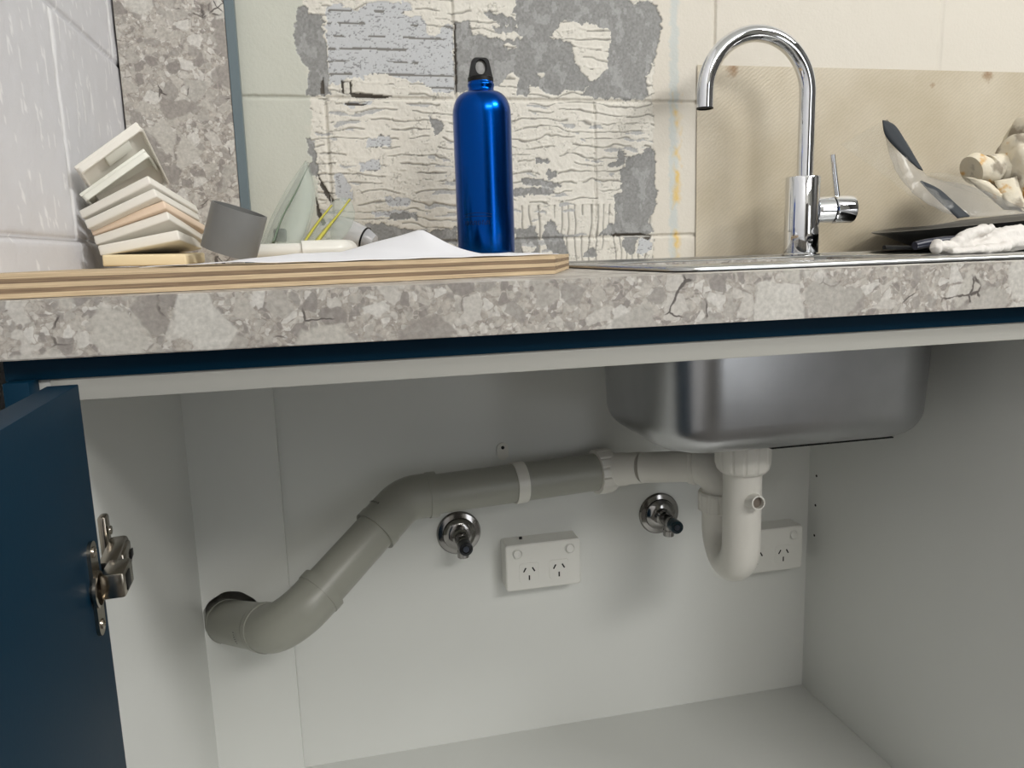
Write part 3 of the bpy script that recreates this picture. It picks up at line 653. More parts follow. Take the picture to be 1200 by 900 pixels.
# ------------------------------------------------------------------ bottle
bot = empty('drink_bottle', 'tall blue metallic drink bottle with black loop cap', 'bottle')
bx, by = .1905, .45; R0 = .0366; z0 = ZP + .0003
prof = [(.030, 0), (.0345, .0008), (.0362, .003), (R0, .006), (R0, .172)]
for k in range(1, 11):
    a = PI / 2 * k / 10; prof.append((.0172 + (R0 - .0172) * math.cos(a) ** .9, .172 + .0285 * math.sin(a)))
prof += [(.0160, .2030), (.0158, .2055), (.0168, .2075), (.0168, .2100), (.0158, .2110), (.0158, .2130)]
lathe('body', prof, M_bottle, bot, origin=(bx, by, z0), n=96, angle=50)
lathe('cap_ring', [(.0160, .2125), (.0160, .2175), (.0150, .2185)], M_black, bot, origin=(bx, by, z0), n=48)
def loop_outline(w0, w1, h, r, n=6):
    P = []
    for (cx, cz, a0) in ((w0, 0, -90), (w1 - r, h - r, 0), (-(w1 - r), h - r, 90), (-w0, 0, 180)):
        if cz == 0: P.append((cx, 0)); continue
        for k in range(n + 1):
            a = math.radians(a0 + 90 * k / n); P.append((cx + r * math.cos(a), cz + r * math.sin(a)))
    return P
NO = 48
def resample(P, n):
    P = [Vector((a, b)) for a, b in P] + [Vector(P[0])]; L_ = [0]
    for a, b in zip(P, P[1:]): L_.append(L_[-1] + (b - a).length)
    out = []
    for k in range(n):
        s = L_[-1] * k / n; i = max(j for j in range(len(L_) - 1) if L_[j] <= s + 1e-9); t = (s - L_[i]) / max(1e-9, L_[i + 1] - L_[i]); out.append(P[i].lerp(P[i + 1], t))
    return out
oo = resample(loop_outline(.0150, .0112, .0235, .006), NO)
ii = []
for p in oo:
    a = math.atan2(p.y - .0120, p.x); ii.append(Vector((.0064 * math.cos(a), .0120 + .0082 * math.sin(a))))
def lp(P, y, s=1.0): return [(bx + p.x * s, by + y, z0 + .2175 + .012 + (p.y - .012) * s) for p in P]
bm = bmesh.new()
Ls = [[bm.verts.new(v) for v in q] for q in (lp(ii, -.0055, 1.12), lp(ii, -.004), lp(ii, .004), lp(ii, .0055, 1.12), lp(oo, .0055, .95), lp(oo, .004), lp(oo, -.004), lp(oo, -.0055, .95))]
for q in range(8):
    A_, B_ = Ls[q], Ls[(q + 1) % 8]
    for k in range(NO): bm.faces.new((A_[k], A_[(k + 1) % NO], B_[(k + 1) % NO], B_[k]))
bm_obj('cap_loop', bm, M_black, bot, angle=50)
# small dark printed mark low on the body: swoosh lines over illegible lettering
M_mark = mat('dark_blue_print', (2, 22, 62), 0.4, 0.5)
bm = bmesh.new()
def wrap_strip(pts, wd):
    rows = []
    for (a, z) in pts:
        th = math.radians(a); r = R0 + .00015
        rows.append([bm.verts.new((bx + r * math.sin(th), by - r * math.cos(th), z0 + z + s * wd / 2)) for s in (-1, 1)])
    for p, q in zip(rows, rows[1:]): bm.faces.new((p[0], q[0], q[1], p[1]))
for zt, bow in ((.0505, .0022), (.0475, .0012)):
    wrap_strip([(-58 + 4 * k, zt + bow * math.sin(PI * k / 15)) for k in range(16)], .0006)
for k in range(13):
    a = -54 + k * 4.1; hgt = .0042 if k % 3 else .005
    wrap_strip([(a, .0405), (a + 1.2, .0405)], hgt)
    if k % 2: wrap_strip([(a, .0405 + hgt / 2), (a + 3.0, .0405 + hgt / 2)], .0009)
    if k % 3 == 1: wrap_strip([(a, .0405 - hgt / 2), (a + 3.0, .0405 - hgt / 2)], .0009)
bm_obj('printed_mark', bm, M_mark, bot)

# ------------------------------------------------------------------ sink
sink = empty('kitchen_sink', 'stainless steel kitchen sink set into the benchtop', 'sink')
SX0, SX1, SY0, SY1 = .2620, 1.35, .034, .545
def RR(x0, x1, y0, y1, r, z): return [(x, y, z) for x, y in rrect(x0, x1, y0, y1, r, 10)]
BX0, BX1, BY0, BY1, BR = .328, .700, .205, .468, .072; ZBt = -.212
def ins(d, z, r=.022): return RR(SX0 + d, SX1 - d, SY0 + d, SY1 - d, max(.006, r - d), z)
deck = loft('deck', [ins(.0012, .0008), ins(0, .0012), ins(0, .0030), ins(.0012, .0044), ins(.0035, .0050), ins(.0060, .0044), ins(.0085, .0030), ins(.016, .0027), ins(.018, .0036), ins(.020, .0036), ins(.022, .0024),
    RR(BX0 - .006, BX1 + .006, BY0 - .006, BY1 + .004, BR + .004, .0024), RR(BX0 - .002, BX1 + .002, BY0 - .002, BY1 + .001, BR, .0012)], M_steel, sink, angle=50)
s_ = deck.modifiers.new('thick', 'SOLIDIFY'); s_.thickness = .0006; s_.offset = -1
lp_ = []
for z in (.0012, -.02, -.08, -.14, ZBt + .036): 
    t = (-z) * .035; lp_.append(RR(BX0 + t, BX1 - t, BY0 + t, BY1 - t, BR, z))
t0 = -(ZBt + .036) * .035
for k in range(1, 9):
    a = PI / 2 * k / 8; d = t0 + .036 * (1 - math.cos(a)); lp_.append(RR(BX0 + d, BX1 - d, BY0 + d, BY1 - d, max(.04, BR - .036 * (1 - math.cos(a))), ZBt + .036 * (1 - math.sin(a))))
DX, DY = .4885, .325
lp_.append([(DX + (x - (BX0 + BX1) / 2) * .25, DY + (y - (BY0 + BY1) / 2) * .25, ZBt - .002) for x, y in rrect(BX0, BX1, BY0, BY1, .08, 10)])
bowl = loft('bowl', lp_, M_steelb, sink, close1=True, angle=60)
s_ = bowl.modifiers.new('thick', 'SOLIDIFY'); s_.thickness = .0008
lathe('gasket', [(.046, ZBt - .001), (.047, ZBt - .003), (.047, ZBt - .0075), (.040, ZBt - .009)], M_black, sink, origin=(DX, DY, 0), n=48)
box('bowl_edge_line', DX - .012, BX1 - .062, BY0 + .034, BY0 + .042, ZBt - .0010, ZBt + .0004, M_black, sink)  # thin black strip along the bowl's bottom front edge

# ------------------------------------------------------------------ mixer tap
tap = empty('mixer_tap', 'chrome gooseneck mixer tap standing on the sink', 'tap')
tx, ty = .6805, .5085; zt = .0028
lathe('base_flange', [(.0275, 0), (.0275, .0018), (.0262, .003), (.024, .003)], M_chrome, tap, origin=(tx, ty, zt), n=64)
lathe('body', [(.0245, .003), (.0247, .004), (.0247, .1125), (.0240, .1138), (.013, .1138)], M_chrome, tap, origin=(tx, ty, zt), n=96)
rs = .0118; arcR = .0805; zA = .2335
path = [(tx + .003, ty, zt + .1120), (tx + .003, ty, .17), (tx + .003, ty, zA)]
for k in range(1, 37):
    a = PI * k / 36; path.append((tx + .003 - arcR + arcR * math.cos(a), ty, zA + arcR * math.sin(a)))
path.append((path[-1][0] - .0005, ty, .2125))
bm = bmesh.new(); add_sweep(bm, path, rs, 48, cap=False); bm_obj('spout', bm, M_chrome, tap, angle=60)
lathe('aerator', [(.0118, 0), (.0118, -.0015), (.0100, -.0020), (.0094, .003)], M_black, tap, origin=(path[-1][0], ty, .2125), n=32)
h0 = Vector((tx + .02, ty - .002, zt + .0655)); hd = Vector((1, -.13, 0)).normalized()
lathe('side_arm', [(.0185, 0), (.0190, .004), (.0190, .0245), (.0180, .0255)], M_chrome, tap, origin=h0, axis=tuple(hd), n=64)
lathe('gap_ring', [(.0172, .0250), (.0172, .0275)], M_black, tap, origin=h0, axis=tuple(hd), n=48)  # black ring in the gap between side arm and handle
lathe('handle', [(.0188, .0270), (.0202, .0280), (.0202, .0545), (.0192, .0570), (.0, .0572)], M_chrome, tap, origin=h0, axis=tuple(hd), n=64, cap1=False)
hb = h0 + hd * .034 + Vector((0, 0, .017)); sweep('lever', [hb, hb + Vector((-.012, -.002, .062))], [.0045, .0036], M_chrome, tap, n=20)

# ------------------------------------------------------------------ under-sink: grey waste pipe
wp = empty('waste_pipe', 'grey plastic waste pipe running from the trap into the left corner', 'pipe')
q0 = Vector((-0.2100, 0.6060, -0.5043)); q1 = Vector((-0.1677, 0.4900, -0.4591)); q2 = Vector((-0.0905, 0.3850, -0.4289)); q3 = Vector((-0.0369, 0.3950, -0.3902)); q4 = Vector((0.0713, 0.4970, -0.3114)); q5 = Vector((0.1105, 0.5180, -0.3131)); q6 = Vector((0.3794, 0.5285, -0.3083))
rp = .0279; rf = .0308
d23 = (q3 - q2).normalized()
full = round_path([q0, q2, q4, q6], [.052, .050], 16)
def cut(path, pred): return [p for p in path if pred(p)]
# sections picked along the path by arc length
def arc(path):
    s = [0]
    for a, b in zip(path, path[1:]): s.append(s[-1] + (b - a).length)
    return s
S = arc(full)
def at_s(s):
    s = max(0, min(S[-1], s))
    for i in range(len(S) - 1):
        if S[i + 1] >= s: return full[i].lerp(full[i + 1], (s - S[i]) / max(1e-9, S[i + 1] - S[i]))
    return full[-1]
def section(a, b, n=24): return [at_s(a + (b - a) * k / n) for k in range(n + 1)]
def s_of_px(target):
    return min((( (at_s(k * S[-1] / 400) - Vector(target)).length, k * S[-1] / 400) for k in range(401)))[1]
sB = s_of_px((-0.1310, 0.4400, -0.4435)); sC = s_of_px((-0.0369, 0.3950, -0.3902)); sD = s_of_px((0.0326, 0.4600, -0.3409)); sE = s_of_px((0.1142, 0.5180, -0.3134)); sF = s_of_px((0.3589, 0.5280, -0.3076))
def fitting(name, a, b, r=rf, lip=.0012):
    pth = section(a, b, 26); n = len(pth); rad = [r] * n
    bm = bmesh.new(); add_sweep(bm, pth, rad, 40)
    o = bm_obj(name, bm, M_pvc_g, wp, angle=50)
    for s0, s1 in ((a, a + .012), (b - .012, b)):
        p2 = section(s0, s1, 3); bm = bmesh.new(); add_sweep(bm, p2, r + lip, 40); bm_obj('socket_lip', bm, M_pvc_g, wp, angle=50)
    return o
sweep('pipe', section(0, S[-1] - .006, 70), rp, M_pvc_g, wp, n=40)
fitting('socket', .045, sB - .002, rf - .0004, .0007)
fitting('elbow', sB + .002, sC + .006)
fitting('elbow', sD - .002, sE)
def ticks(name, s, ang0, cnt, m=M_blackp):
    bm = bmesh.new(); p = at_s(s); tn = (at_s(s + .003) - at_s(s - .003)).normalized(); toC = (Vector((0, -.54, .02)) - p).normalized(); nn = (toC - tn * toC.dot(tn)).normalized(); ss = tn.cross(nn)
    for k in range(cnt):
        for j, (sh, wd) in enumerate(((0, .0016),)):
            th = math.radians(ang0 + k * 5.5); hgt = .0024 if k % 2 else .0034
            dirv = nn * math.cos(th) + ss * math.sin(th); tv = -nn * math.sin(th) + ss * math.cos(th); c = p + dirv * (rf + .0016)
            vs4 = [bm.verts.new(c + tn * (a_ * hgt) + tv * (b_ * .0009) + dirv * e_) for e_ in (0, .0003) for a_, b_ in ((-.5, -.5), (.5, -.5), (.5, .5), (-.5, .5))]
            bm.faces.new(vs4[:4][::-1]); bm.faces.new(vs4[4:])
            for i in range(4): bm.faces.new((vs4[i], vs4[(i + 1) % 4], vs4[4 + (i + 1) % 4], vs4[4 + i]))
    return bm_obj(name, bm, m, wp)
ticks('printed_mark', sB - .022, 22, 6)
ticks('printed_mark', sD + .022, -75, 7)

clip = empty('pipe_clip', 'white saddle clip strapping the grey pipe to the cabinet back', 'clip')
sc_ = s_of_px((0.2358, 0.5260, -0.3137)); pc = at_s(sc_); tn = (at_s(sc_ + .004) - at_s(sc_ - .004)).normalized()
lathe('strap', [(rp + .0003, -.0085), (rp + .0022, -.0085), (rp + .0022, .0085), (rp + .0003, .0085)], M_pvc_w2, clip, origin=pc, axis=tuple(tn), n=56, cap0=False, cap1=False)
tb = (0.2249, 0.5585, -0.2718); bm = bmesh.new(); P = rrect(tb[0] - .0085, tb[0] + .0085, tb[2] - .014, tb[2] + .012, .0083, 8)
a = [bm.verts.new((x, .5570, z)) for x, z in P]; b = [bm.verts.new((x, .5598, z)) for x, z in P]; bm.faces.new(a); bm.faces.new(b[::-1])
for i in range(len(a)): bm.faces.new((a[i], b[i], b[(i + 1) % len(a)], a[(i + 1) % len(a)]))
bm_obj('tab', bm, M_pvc_w2, clip, angle=30)
lathe('screw', [(.0026, 0), (.0026, -.0009), (.0014, -.0014)], M_screw, clip, origin=(tb[0], .5570, tb[2] + .005), axis=(0, 1, 0), n=16)

# ------------------------------------------------------------------ white p-trap
tr = empty('sink_trap', 'white plastic P-trap hanging below the sink bowl', 'trap')
rl = .0243; lx, ly = .4885, .325; bxk, byk = .4985, .402
lathe('nut', [(.0330, -.2215), (.0350, -.2235), (.0350, -.2400), (.0345, -.2520), (.0325, -.2590), (.0290, -.2630)], M_pvc_w, tr, origin=(lx, ly, 0), n=112, ribs=14, rib_d=.0014, ribset={1, 2, 3, 4}, angle=14)
ur = math.hypot(bxk - lx, byk - ly) / 2; uc = Vector(((lx + bxk) / 2, (ly + byk) / 2, -.3615)); ud = Vector((lx - bxk, ly - byk, 0)).normalized()
pth = [Vector((lx, ly, -.255)), Vector((lx, ly, -.32))]
for k in range(0, 25):
    a = PI * k / 24; pth.append(uc + ud * (ur * math.cos(a)) + Vector((0, 0, -ur * math.sin(a))))
pth += [Vector((bxk, byk, -.336))]
sweep('u_bend', pth, rl, M_pvc_w, tr, n=44)
lathe('nut', [(.0262, -.3420), (.0300, -.3400), (.0300, -.3170), (.0285, -.3140), (.0250, -.3130)], M_pvc_w, tr, origin=(bxk, byk, 0), n=96, ribs=12, rib_d=.0014, ribset={1, 2}, angle=14)
o1 = Vector((0.4770, 0.4320, -0.2847)); o2 = Vector((0.4145, 0.4800, -0.2944)); o3 = Vector((0.3735, 0.5120, -0.3032))
top = Vector((bxk, byk, o1.z + .0005))
ep = round_path([Vector((bxk, byk, -.318)), top, o1 * .98 + o2 * .02], [.030], 12)
sweep('elbow', ep, rl + .0006, M_pvc_w, tr, n=44)
ax = (o2 - o1).normalized()
lathe('elbow_collar', [(rl, -.0005), (rl + .0022, .0015), (rl + .0022, .0060), (rl + .0008, .0075), (rl + .0008, .0110), (rl - .001, .0112)], M_pvc_w, tr, origin=o1, axis=tuple(ax), n=56)
rw = .0222
sweep('outlet_pipe', [o1, o2], rw, M_pvc_w, tr, n=44)
ax2 = (q6 - o2).normalized(); Lc = (q6 - o2).length
lathe('adaptor', [(rw, -.001), (rw + .0007, .000), (rw + .0012, Lc * .45), (rw + .0026, Lc * .50), (rw + .0026, Lc * .75), (rw + .004, Lc * .8), (rw + .004, Lc)], M_pvc_w, tr, origin=o2, axis=tuple(ax2), n=56)
tl_ = (at_s(S[-1]) - at_s(S[-1] - .02)).normalized(); cn = at_s(sF + .011)
lathe('coupling_nut', [(.0285, -.0125), (.0335, -.0120), (.0340, -.004), (.0335, .010), (.0320, .0135), (.0270, .0155)], M_pvc_w, tr, origin=cn, axis=tuple(tl_), n=128, ribs=14, rib_d=.0016, ribset={1, 2, 3, 4}, angle=14)
sA = Vector((lx + .002, ly - rl + .002, (0.4762, 0.3000, -0.2965)[2])); sAx = Vector((-.02, -.98, .12)).normalized()
bm = bmesh.new(); add_lathe(bm, [(.0125, -.002), (.0098, .004), (.0090, .0150), (.0072, .0152), (.0068, .004)], sA, tuple(sAx), 32)
bm_obj('spigot', bm, M_pvc_w, tr, angle=40)
lathe('spigot_plug', [(.0068, .0085), (.0068, .0090)], mat('brown_grey_inside', (120, 110, 100), .7), tr, origin=sA, axis=tuple(sAx), n=24)

# ------------------------------------------------------------------ stop taps
def stop_tap(name, x, z, mh, label):
    t = empty(name, label, 'valve', 'stop taps on the cabinet back'); y = .5598
    lathe('wall_flange', [(.0335, 0), (.0335, .0012), (.0315, .0040), (.0270, .0052), (.0250, .0056), (.0240, .0090), (.0190, .0125), (.0150, .0140)], M_chromed, t, origin=(x, y, z), axis=(0, -1, 0), n=64)
    lathe('inlet', [(.0125, .010), (.0125, .022), (.0100, .024), (.0100, .032)], M_chromed, t, origin=(x, y, z), axis=(0, -1, 0), n=6 if False else 40)
    lathe('hex_collar', [(.0120, .014), (.0128, .015), (.0128, .0195), (.0120, .0205)], M_chromed, t, origin=(x, y, z), axis=(0, -1, 0), n=6, angle=20)
    lathe('valve_body', [(.0088, .028), (.0098, .031), (.0098, .050), (.0075, .053)], M_chromed, t, origin=(x, y, z), axis=(0, -1, 0), n=40)
    lathe('outlet', [(.0075, .000), (.0075, .012), (.0085, .013), (.0085, .022), (.0065, .022), (.006, .014)], M_chromed, t, origin=(x, y - .040, z - .001), axis=(0, .1, -1), n=40)
    lathe('handle', [(.0085, .052), (.0100, .054), (.0103, .066), (.0096, .0700), (.0060, .0706), (.0050, .0696)], mh, t, origin=(x, y, z), axis=(0, -1, 0), n=40)
    lathe('handle_dot', [(.0044, .0694), (.0044, .0702)], mat('handle_dot_' + name, (60, 66, 78), .3), t, origin=(x, y, z), axis=(0, -1, 0), n=24)
stop_tap('stop_tap', .1535, -.3930, M_handleb, 'chrome stop tap with a black knob left of the outlet')
stop_tap('stop_tap', .4755, -.3965, M_handle, 'chrome stop tap with a dark teal knob under the white pipe')

# ------------------------------------------------------------------ double power points
def power_point(x0, z1, label, hole=False):
    t = empty('power_point', label, 'power outlet', 'white double power points'); Wd, Hg = .1155, .0715; x1 = x0 + Wd; z0 = z1 - Hg; yf = .525
    bm = bmesh.new()
    P0 = rrect(x0 - .0005, x1 + .0005, z0 - .0005, z1 + .0005, .004, 4); P1 = rrect(x0, x1, z0, z1, .004, 4); P2 = rrect(x0 + .0015, x1 - .0015, z0 + .0015, z1 - .0015, .003, 4)
    L_ = [[bm.verts.new((x, y, z)) for x, z in P] for P, y in ((P0, .5598), (P1, yf + .0095))]
    n = len(L_[0])
    for i in range(n): bm.faces.new((L_[0][i], L_[0][(i + 1) % n], L_[1][(i + 1) % n], L_[1][i]))
    bm.faces.new(L_[0]); bm.faces.new(L_[1][::-1]); bm_obj('mounting_box', bm, M_socket, t, angle=30)
    bm = bmesh.new(); P1b = rrect(x0 - .0004, x1 + .0004, z0 - .0004, z1 + .0004, .0042, 4)
    L_ = [[bm.verts.new((x, y, z)) for x, z in P] for P, y in ((P1b, yf + .0090), (P1b, yf + .0015), (P2, yf))]
    for A_, B_ in zip(L_, L_[1:]):
        for i in range(n): bm.faces.new((A_[i], A_[(i + 1) % n], B_[(i + 1) % n], B_[i]))
    bm.faces.new(L_[0]); bm.faces.new(L_[-1][::-1]); pl = bm_obj('face_plate', bm, M_socket, t, angle=30)
    for sx in (.017, Wd - .017):
        cx, cz = x0 + sx, z1 - .0135
        lathe('switch_ring', [(.0082, 0), (.0082, .0008), (.0074, .0012), (.0068, .0010), (.0066, -.0002)], M_socket, pl, origin=(cx, yf, cz), axis=(0, -1, 0), n=36, cap1=False)
        bm = bmesh.new(); add_lathe(bm, [(.0062, 0), (.0062, .0022), (.0050, .0030)], (cx, yf, cz), (0, -1, 0), 32)
        for v in bm.verts:
            if v.co.y < yf - .001: v.co.y += (v.co.z - cz) * .18
        bm_obj('rocker_switch', bm, M_socket, t, angle=35)
    for sx in (.0345, Wd - .0345):
        cx, cz = x0 + sx, z0 + .0265
        P = rrect(cx - .0150, cx + .0150, cz - .0145, cz + .0155, .0045, 5)
        bm = bmesh.new(); a = [bm.verts.new((x, yf - .0006, z)) for x, z in P]; b = [bm.verts.new((cx + (x - cx) * 1.03, yf + .0002, cz + (z - cz) * 1.03)) for x, z in P]; bm.faces.new(a)
        for i in range(len(a)): bm.faces.new((a[i], b[i], b[(i + 1) % len(a)], a[(i + 1) % len(a)]))
        fc = bm_obj('outlet_face', bm, M_socket, t, angle=30)
        for (dx, dz, rot) in ((-.0068, .0052, 30), (.0068, .0052, -30), (0, -.0075, 0)):
            Mx = Matrix.Translation((cx + dx, yf - .0006, cz + dz)) @ Matrix.Rotation(math.radians(rot), 4, 'Y')
            box('slot', -.0011, .0011, -.0001, .0004, -.0038, .0038, M_hole, fc, M=Mx)
    if hole: box('screw_hole_dot', x0 + .026, x0 + .0305, .5480, .5510, z1 - .0005, z1 + .0035, M_black, t, bev=.0004)  # small black box standing for a screw hole above the plate
    return t
power_point(.2180, -.4100, 'white double power point in full view right of the left stop tap', True)
power_point(.5960, -.4315, 'white double power point partly hidden behind the sink trap')

# ------------------------------------------------------------------ tiles
TL = [ # centre, rotation vector, thickness, size a, size b, material, label
 ((-.188, .368, .0246), (.0231, .0187, -.0337), .0115, .080, .0984, M_tiley, 'yellow-cream tile lying flat at the bottom of the stack'),
 ((-.1926, .3772, .0371), (-.0902, -.1738, -.049), .0109, .080, .0969, M_tile, 'cream tile second from the bottom of the stack'),
 ((-.1938, .3851, .0462), (-.2563, -.2796, -.1762), .0098, .0805, .0952, M_tile, 'white tile third from the bottom, below the orange-cream one'),
 ((-.1935, .384, .0561), (-.2758, -.2853, -.2352), .0092, .0825, .0943, M_tileo, 'orange-cream tile in the middle of the stack'),
 ((-.1976, .3798, .0658), (-.2568, -.3745, -.2132), .0098, .0794, .1003, M_tile, 'white tile resting directly on the orange-cream one'),
 ((-.2011, .3832, .0757), (-.3281, -.3829, -.268), .0098, .0818, .0961, M_tile, 'off-white tile third from the top of the leaning stack'),
 ((-.2204, .3999, .1053), (-.1069, -.6348, .1152), .0098, .0796, .0956, M_tilec, 'pale greenish tile second from the top, its underside showing'),
 ((-.2145, .3873, .1075), (-.46, -.7252, .1401), .0105, .0776, .1071, M_tile, 'topmost steeply tilted tile leaning on the left wall'),
]
for i, (c, rv, t, sa, sb, m_, lab) in enumerate(TL):
    rvv = Vector(rv); Rm = Matrix.Rotation(rvv.length, 4, rvv.normalized()); Mx = Matrix.Translation(c) @ Rm
    if i == 7: Mx = Matrix.Translation((0.0, 0.0, .006)) @ Mx
    if i >= 6:
        # hollow-backed tile: rim and recessed back with a raised lug
        te = empty('wall_tile', lab, 'tile', 'stack of loose tiles')
        box('glazed_face', -sa / 2, sa / 2, -sb / 2, sb / 2, t * .1, t / 2, m_, te, bev=.0012, M=Mx)
        bm = bmesh.new(); r_ = .0022
        def RL(d, z): return [Mx @ Vector((x, y, z)) for x, y in rrect(-sa / 2 + d, sa / 2 - d, -sb / 2 + d, sb / 2 - d, .004, 4)]
        L_ = [[bm.verts.new(p) for p in q] for q in (RL(.0002, t * .12), RL(.0002, -t / 2 + .0006), RL(.0008, -t / 2), RL(r_, -t / 2), RL(r_ + .0004, t * .12))]
        for A_, B_ in zip(L_, L_[1:]):
            n = len(A_)
            for k in range(n): bm.faces.new((A_[k], A_[(k + 1) % n], B_[(k + 1) % n], B_[k]))
        bm_obj('rim', bm, m_, te, angle=40)
        if i == 7: box('lug', -.010, .020, -sb / 2 + .004, -sb / 2 + .020, -t * .42, t * .12, M_tilec, te, bev=.0015, M=Mx)
    else:
        box('wall_tile', -sa / 2, sa / 2, -sb / 2, sb / 2, -t / 2, t / 2, m_, bev=.0018, seg=3, M=Mx, label=lab, cat='tile', group='stack of loose tiles')

# ------------------------------------------------------------------ things on the plywood
# dark grey pipe offcut, tilted
a0 = Vector((-0.0942, 0.3300, 0.0734)); a1 = Vector((-0.1098, 0.3350, 0.0289)); axp = (a1 - a0).normalized(); Lp = (a1 - a0).length
bm = bmesh.new(); add_lathe(bm, [(.0268, 0), (.0285, 0), (.0285, Lp), (.0268, Lp)], a0, tuple(axp), 64, cap0=False, cap1=False)
R2 = add_lathe(bm, [(.0268, Lp), (.0268, 0)], a0, tuple(axp), 64, cap0=False, cap1=False)
o = bm_obj('pipe_offcut', bm, M_pvc_d, angle=50, label='short dark grey pipe offcut tilted against the tiles', cat='pipe')
# white conduit with bend
cd = empty('white_conduit', 'thin white plastic pipe with a bend lying behind the paper', 'pipe')
c0 = Vector((-0.0926, 0.3720, 0.0324)); c1 = Vector((-0.0303, 0.3740, 0.0316)); c2 = Vector((0.0075, 0.3780, 0.0315)); 
for v in (c0, c1, c2): v.z = ZP + .0125
sweep('pipe', [c0, c1], .0088, M_pvc_w2, cd, n=28)
c3 = c2 + Vector((.008, .030, 0))
sweep('bend', round_path([c1 - Vector((.006, 0, 0)), c2, c3], [.014], 8), .0115, M_pvc_w2, cd, n=32)

# paper with a raised fold
def paper():
    bm = bmesh.new(); NX, NY = 60, 36; X0, X1 = -.150, .195; g = []
    pk = (0.0947, 0.3350, 0.0490); pl_ = (0.0051, 0.3350, 0.0283); prr = (0.1492, 0.3350, 0.0174)
    for i in range(NX + 1):
        row = []
        for j in range(NY + 1):
            u = i / NX; v = j / NY; x = X0 + (X1 - X0) * u
            yf = .118 + (x - X0) * .045; tt = min(1, max(0, (x + .05) / .05)); yb = .262 + .075 * tt * tt * (3 - 2 * tt)
            y = yf + (yb - yf) * v
            f = max(0, 1 - abs(x - pk[0]) / (pk[0] - pl_[0])) if x < pk[0] else max(0, 1 - (x - pk[0]) / (prr[0] - pk[0]))
            ra = min(1, max(0, (x + .15) / .14)); ra = .0085 * ra * ra * (3 - 2 * ra) * (1 if x < .10 else max(.25, 1 - (x - .10) / .06)) * v
            z = ZP + .0010 + ra + f * max(0, (v - .25) / .75) * (pk[2] - ZP - .0105)
            z += .0016 * math.exp(-((x + .085) / .035) ** 2) * (1 - v) ** 2 + .0006 * math.sin(x * 60 + y * 25) ** 2
            row.append(bm.verts.new((x, y, z)))
        g.append(row)
    for i in range(NX):
        for j in range(NY): bm.faces.new((g[i][j], g[i + 1][j], g[i + 1][j + 1], g[i][j + 1]))
    o = bm_obj('paper_sheet', bm, M_paper, smooth=True, label='white paper sheet with a raised folded peak left of the bottle', cat='paper')
    s = o.modifiers.new('thick', 'SOLIDIFY'); s.thickness = .0004
    return o
paper()

# zip bags and clear tube
bag = empty('zip_bag', 'clear zip bag with a dark green seam standing behind the white pipe', 'bag', 'clear zip bags')
strip_sheet('film', [(-0.0820, 0.4200, 0.0345), (-0.0673, 0.4400, 0.0695), ((-0.0481, 0.4600, 0.1036)), (-0.0278, 0.4700, 0.1378)], [(-0.0411, 0.4100, 0.0333), (-0.0289, 0.4250, 0.0611), (-0.0199, 0.4500, 0.0994), (-0.0259, 0.4700, 0.1368)], M_film2, bag, bulge=.012, wob=.0006)
strip_sheet('film', [(-0.0894, 0.4600, 0.0353), (-0.0760, 0.4750, 0.0683), (-0.0532, 0.4850, 0.1078), (-0.0294, 0.4900, 0.1402)], [(-0.0371, 0.4600, 0.0338), (-0.0273, 0.4750, 0.0631), (-0.0189, 0.4850, 0.0970), (-0.0243, 0.4900, 0.1391)], M_film2, bag, bulge=-.004, wob=.0006)
strip_sheet('seam', [(-0.0712, 0.4080, 0.0390), (-0.0585, 0.4250, 0.0696), (-0.0429, 0.4500, 0.0987), (-0.0263, 0.4680, 0.1305)], [(-0.0673, 0.4070, 0.0388), (-0.0565, 0.4240, 0.0685), (-0.0410, 0.4490, 0.0976), (-0.0253, 0.4670, 0.1294)], M_filmg, bag, n=2, bulge=.008)
box('contents', *[c for p in zip((-0.0695, 0.4250, 0.0402), (-0.0545, 0.4400, 0.0562)) for c in sorted(p)][:6], M_pvc_d, bag, bev=.003)
bag2 = empty('zip_bag', 'clear zip bag with a bright yellow seal line', 'bag', 'clear zip bags')
strip_sheet('film', [(-0.0399, 0.4300, 0.0335), (-0.0249, 0.4450, 0.0557), (-0.0075, 0.4600, 0.0765), (0.0049, 0.4700, 0.0924)], [(-0.0001, 0.4200, 0.0322), (0.0173, 0.4350, 0.0503), (0.0272, 0.4550, 0.0714), (0.0227, 0.4700, 0.0932)], M_film2, bag2, bulge=.010, wob=.0006)
strip_sheet('seal', [(-0.0232, 0.4150, 0.0398), (-0.0074, 0.4320, 0.0579), (0.0089, 0.4500, 0.0756), (0.0215, 0.4660, 0.0919)], [(-0.0174, 0.4140, 0.0386), (-0.0035, 0.4310, 0.0567), (0.0109, 0.4490, 0.0745), (0.0235, 0.4650, 0.0908)], M_filmy, bag2, n=2, bulge=.008)
strip_sheet('seal', [(-0.0352, 0.4250, 0.0413), (-0.0247, 0.4420, 0.0566), (-0.0118, 0.4550, 0.0722), (-0.0008, 0.4660, 0.0850)], [(-0.0323, 0.4240, 0.0402), (-0.0218, 0.4410, 0.0555), (-0.0098, 0.4540, 0.0711), (0.0012, 0.4650, 0.0839)], M_filmy, bag2, n=2, bulge=.004)
tb_ = empty('clear_tube', 'clear plastic nozzle tube with a dark ring lying by the paper peak', 'tube')
t0 = Vector((0.0046, 0.4700, 0.0559)); t1 = Vector((0.0369, 0.4550, 0.0421)); 
sweep('barrel', [t0, t0.lerp(t1, .5), t1], [.0165, .0170, .0150], M_tube, tb_, n=32)
sweep('dark_ring', [t1, t1 + (t1 - t0).normalized() * .002], .0152, M_black, tb_, n=32)
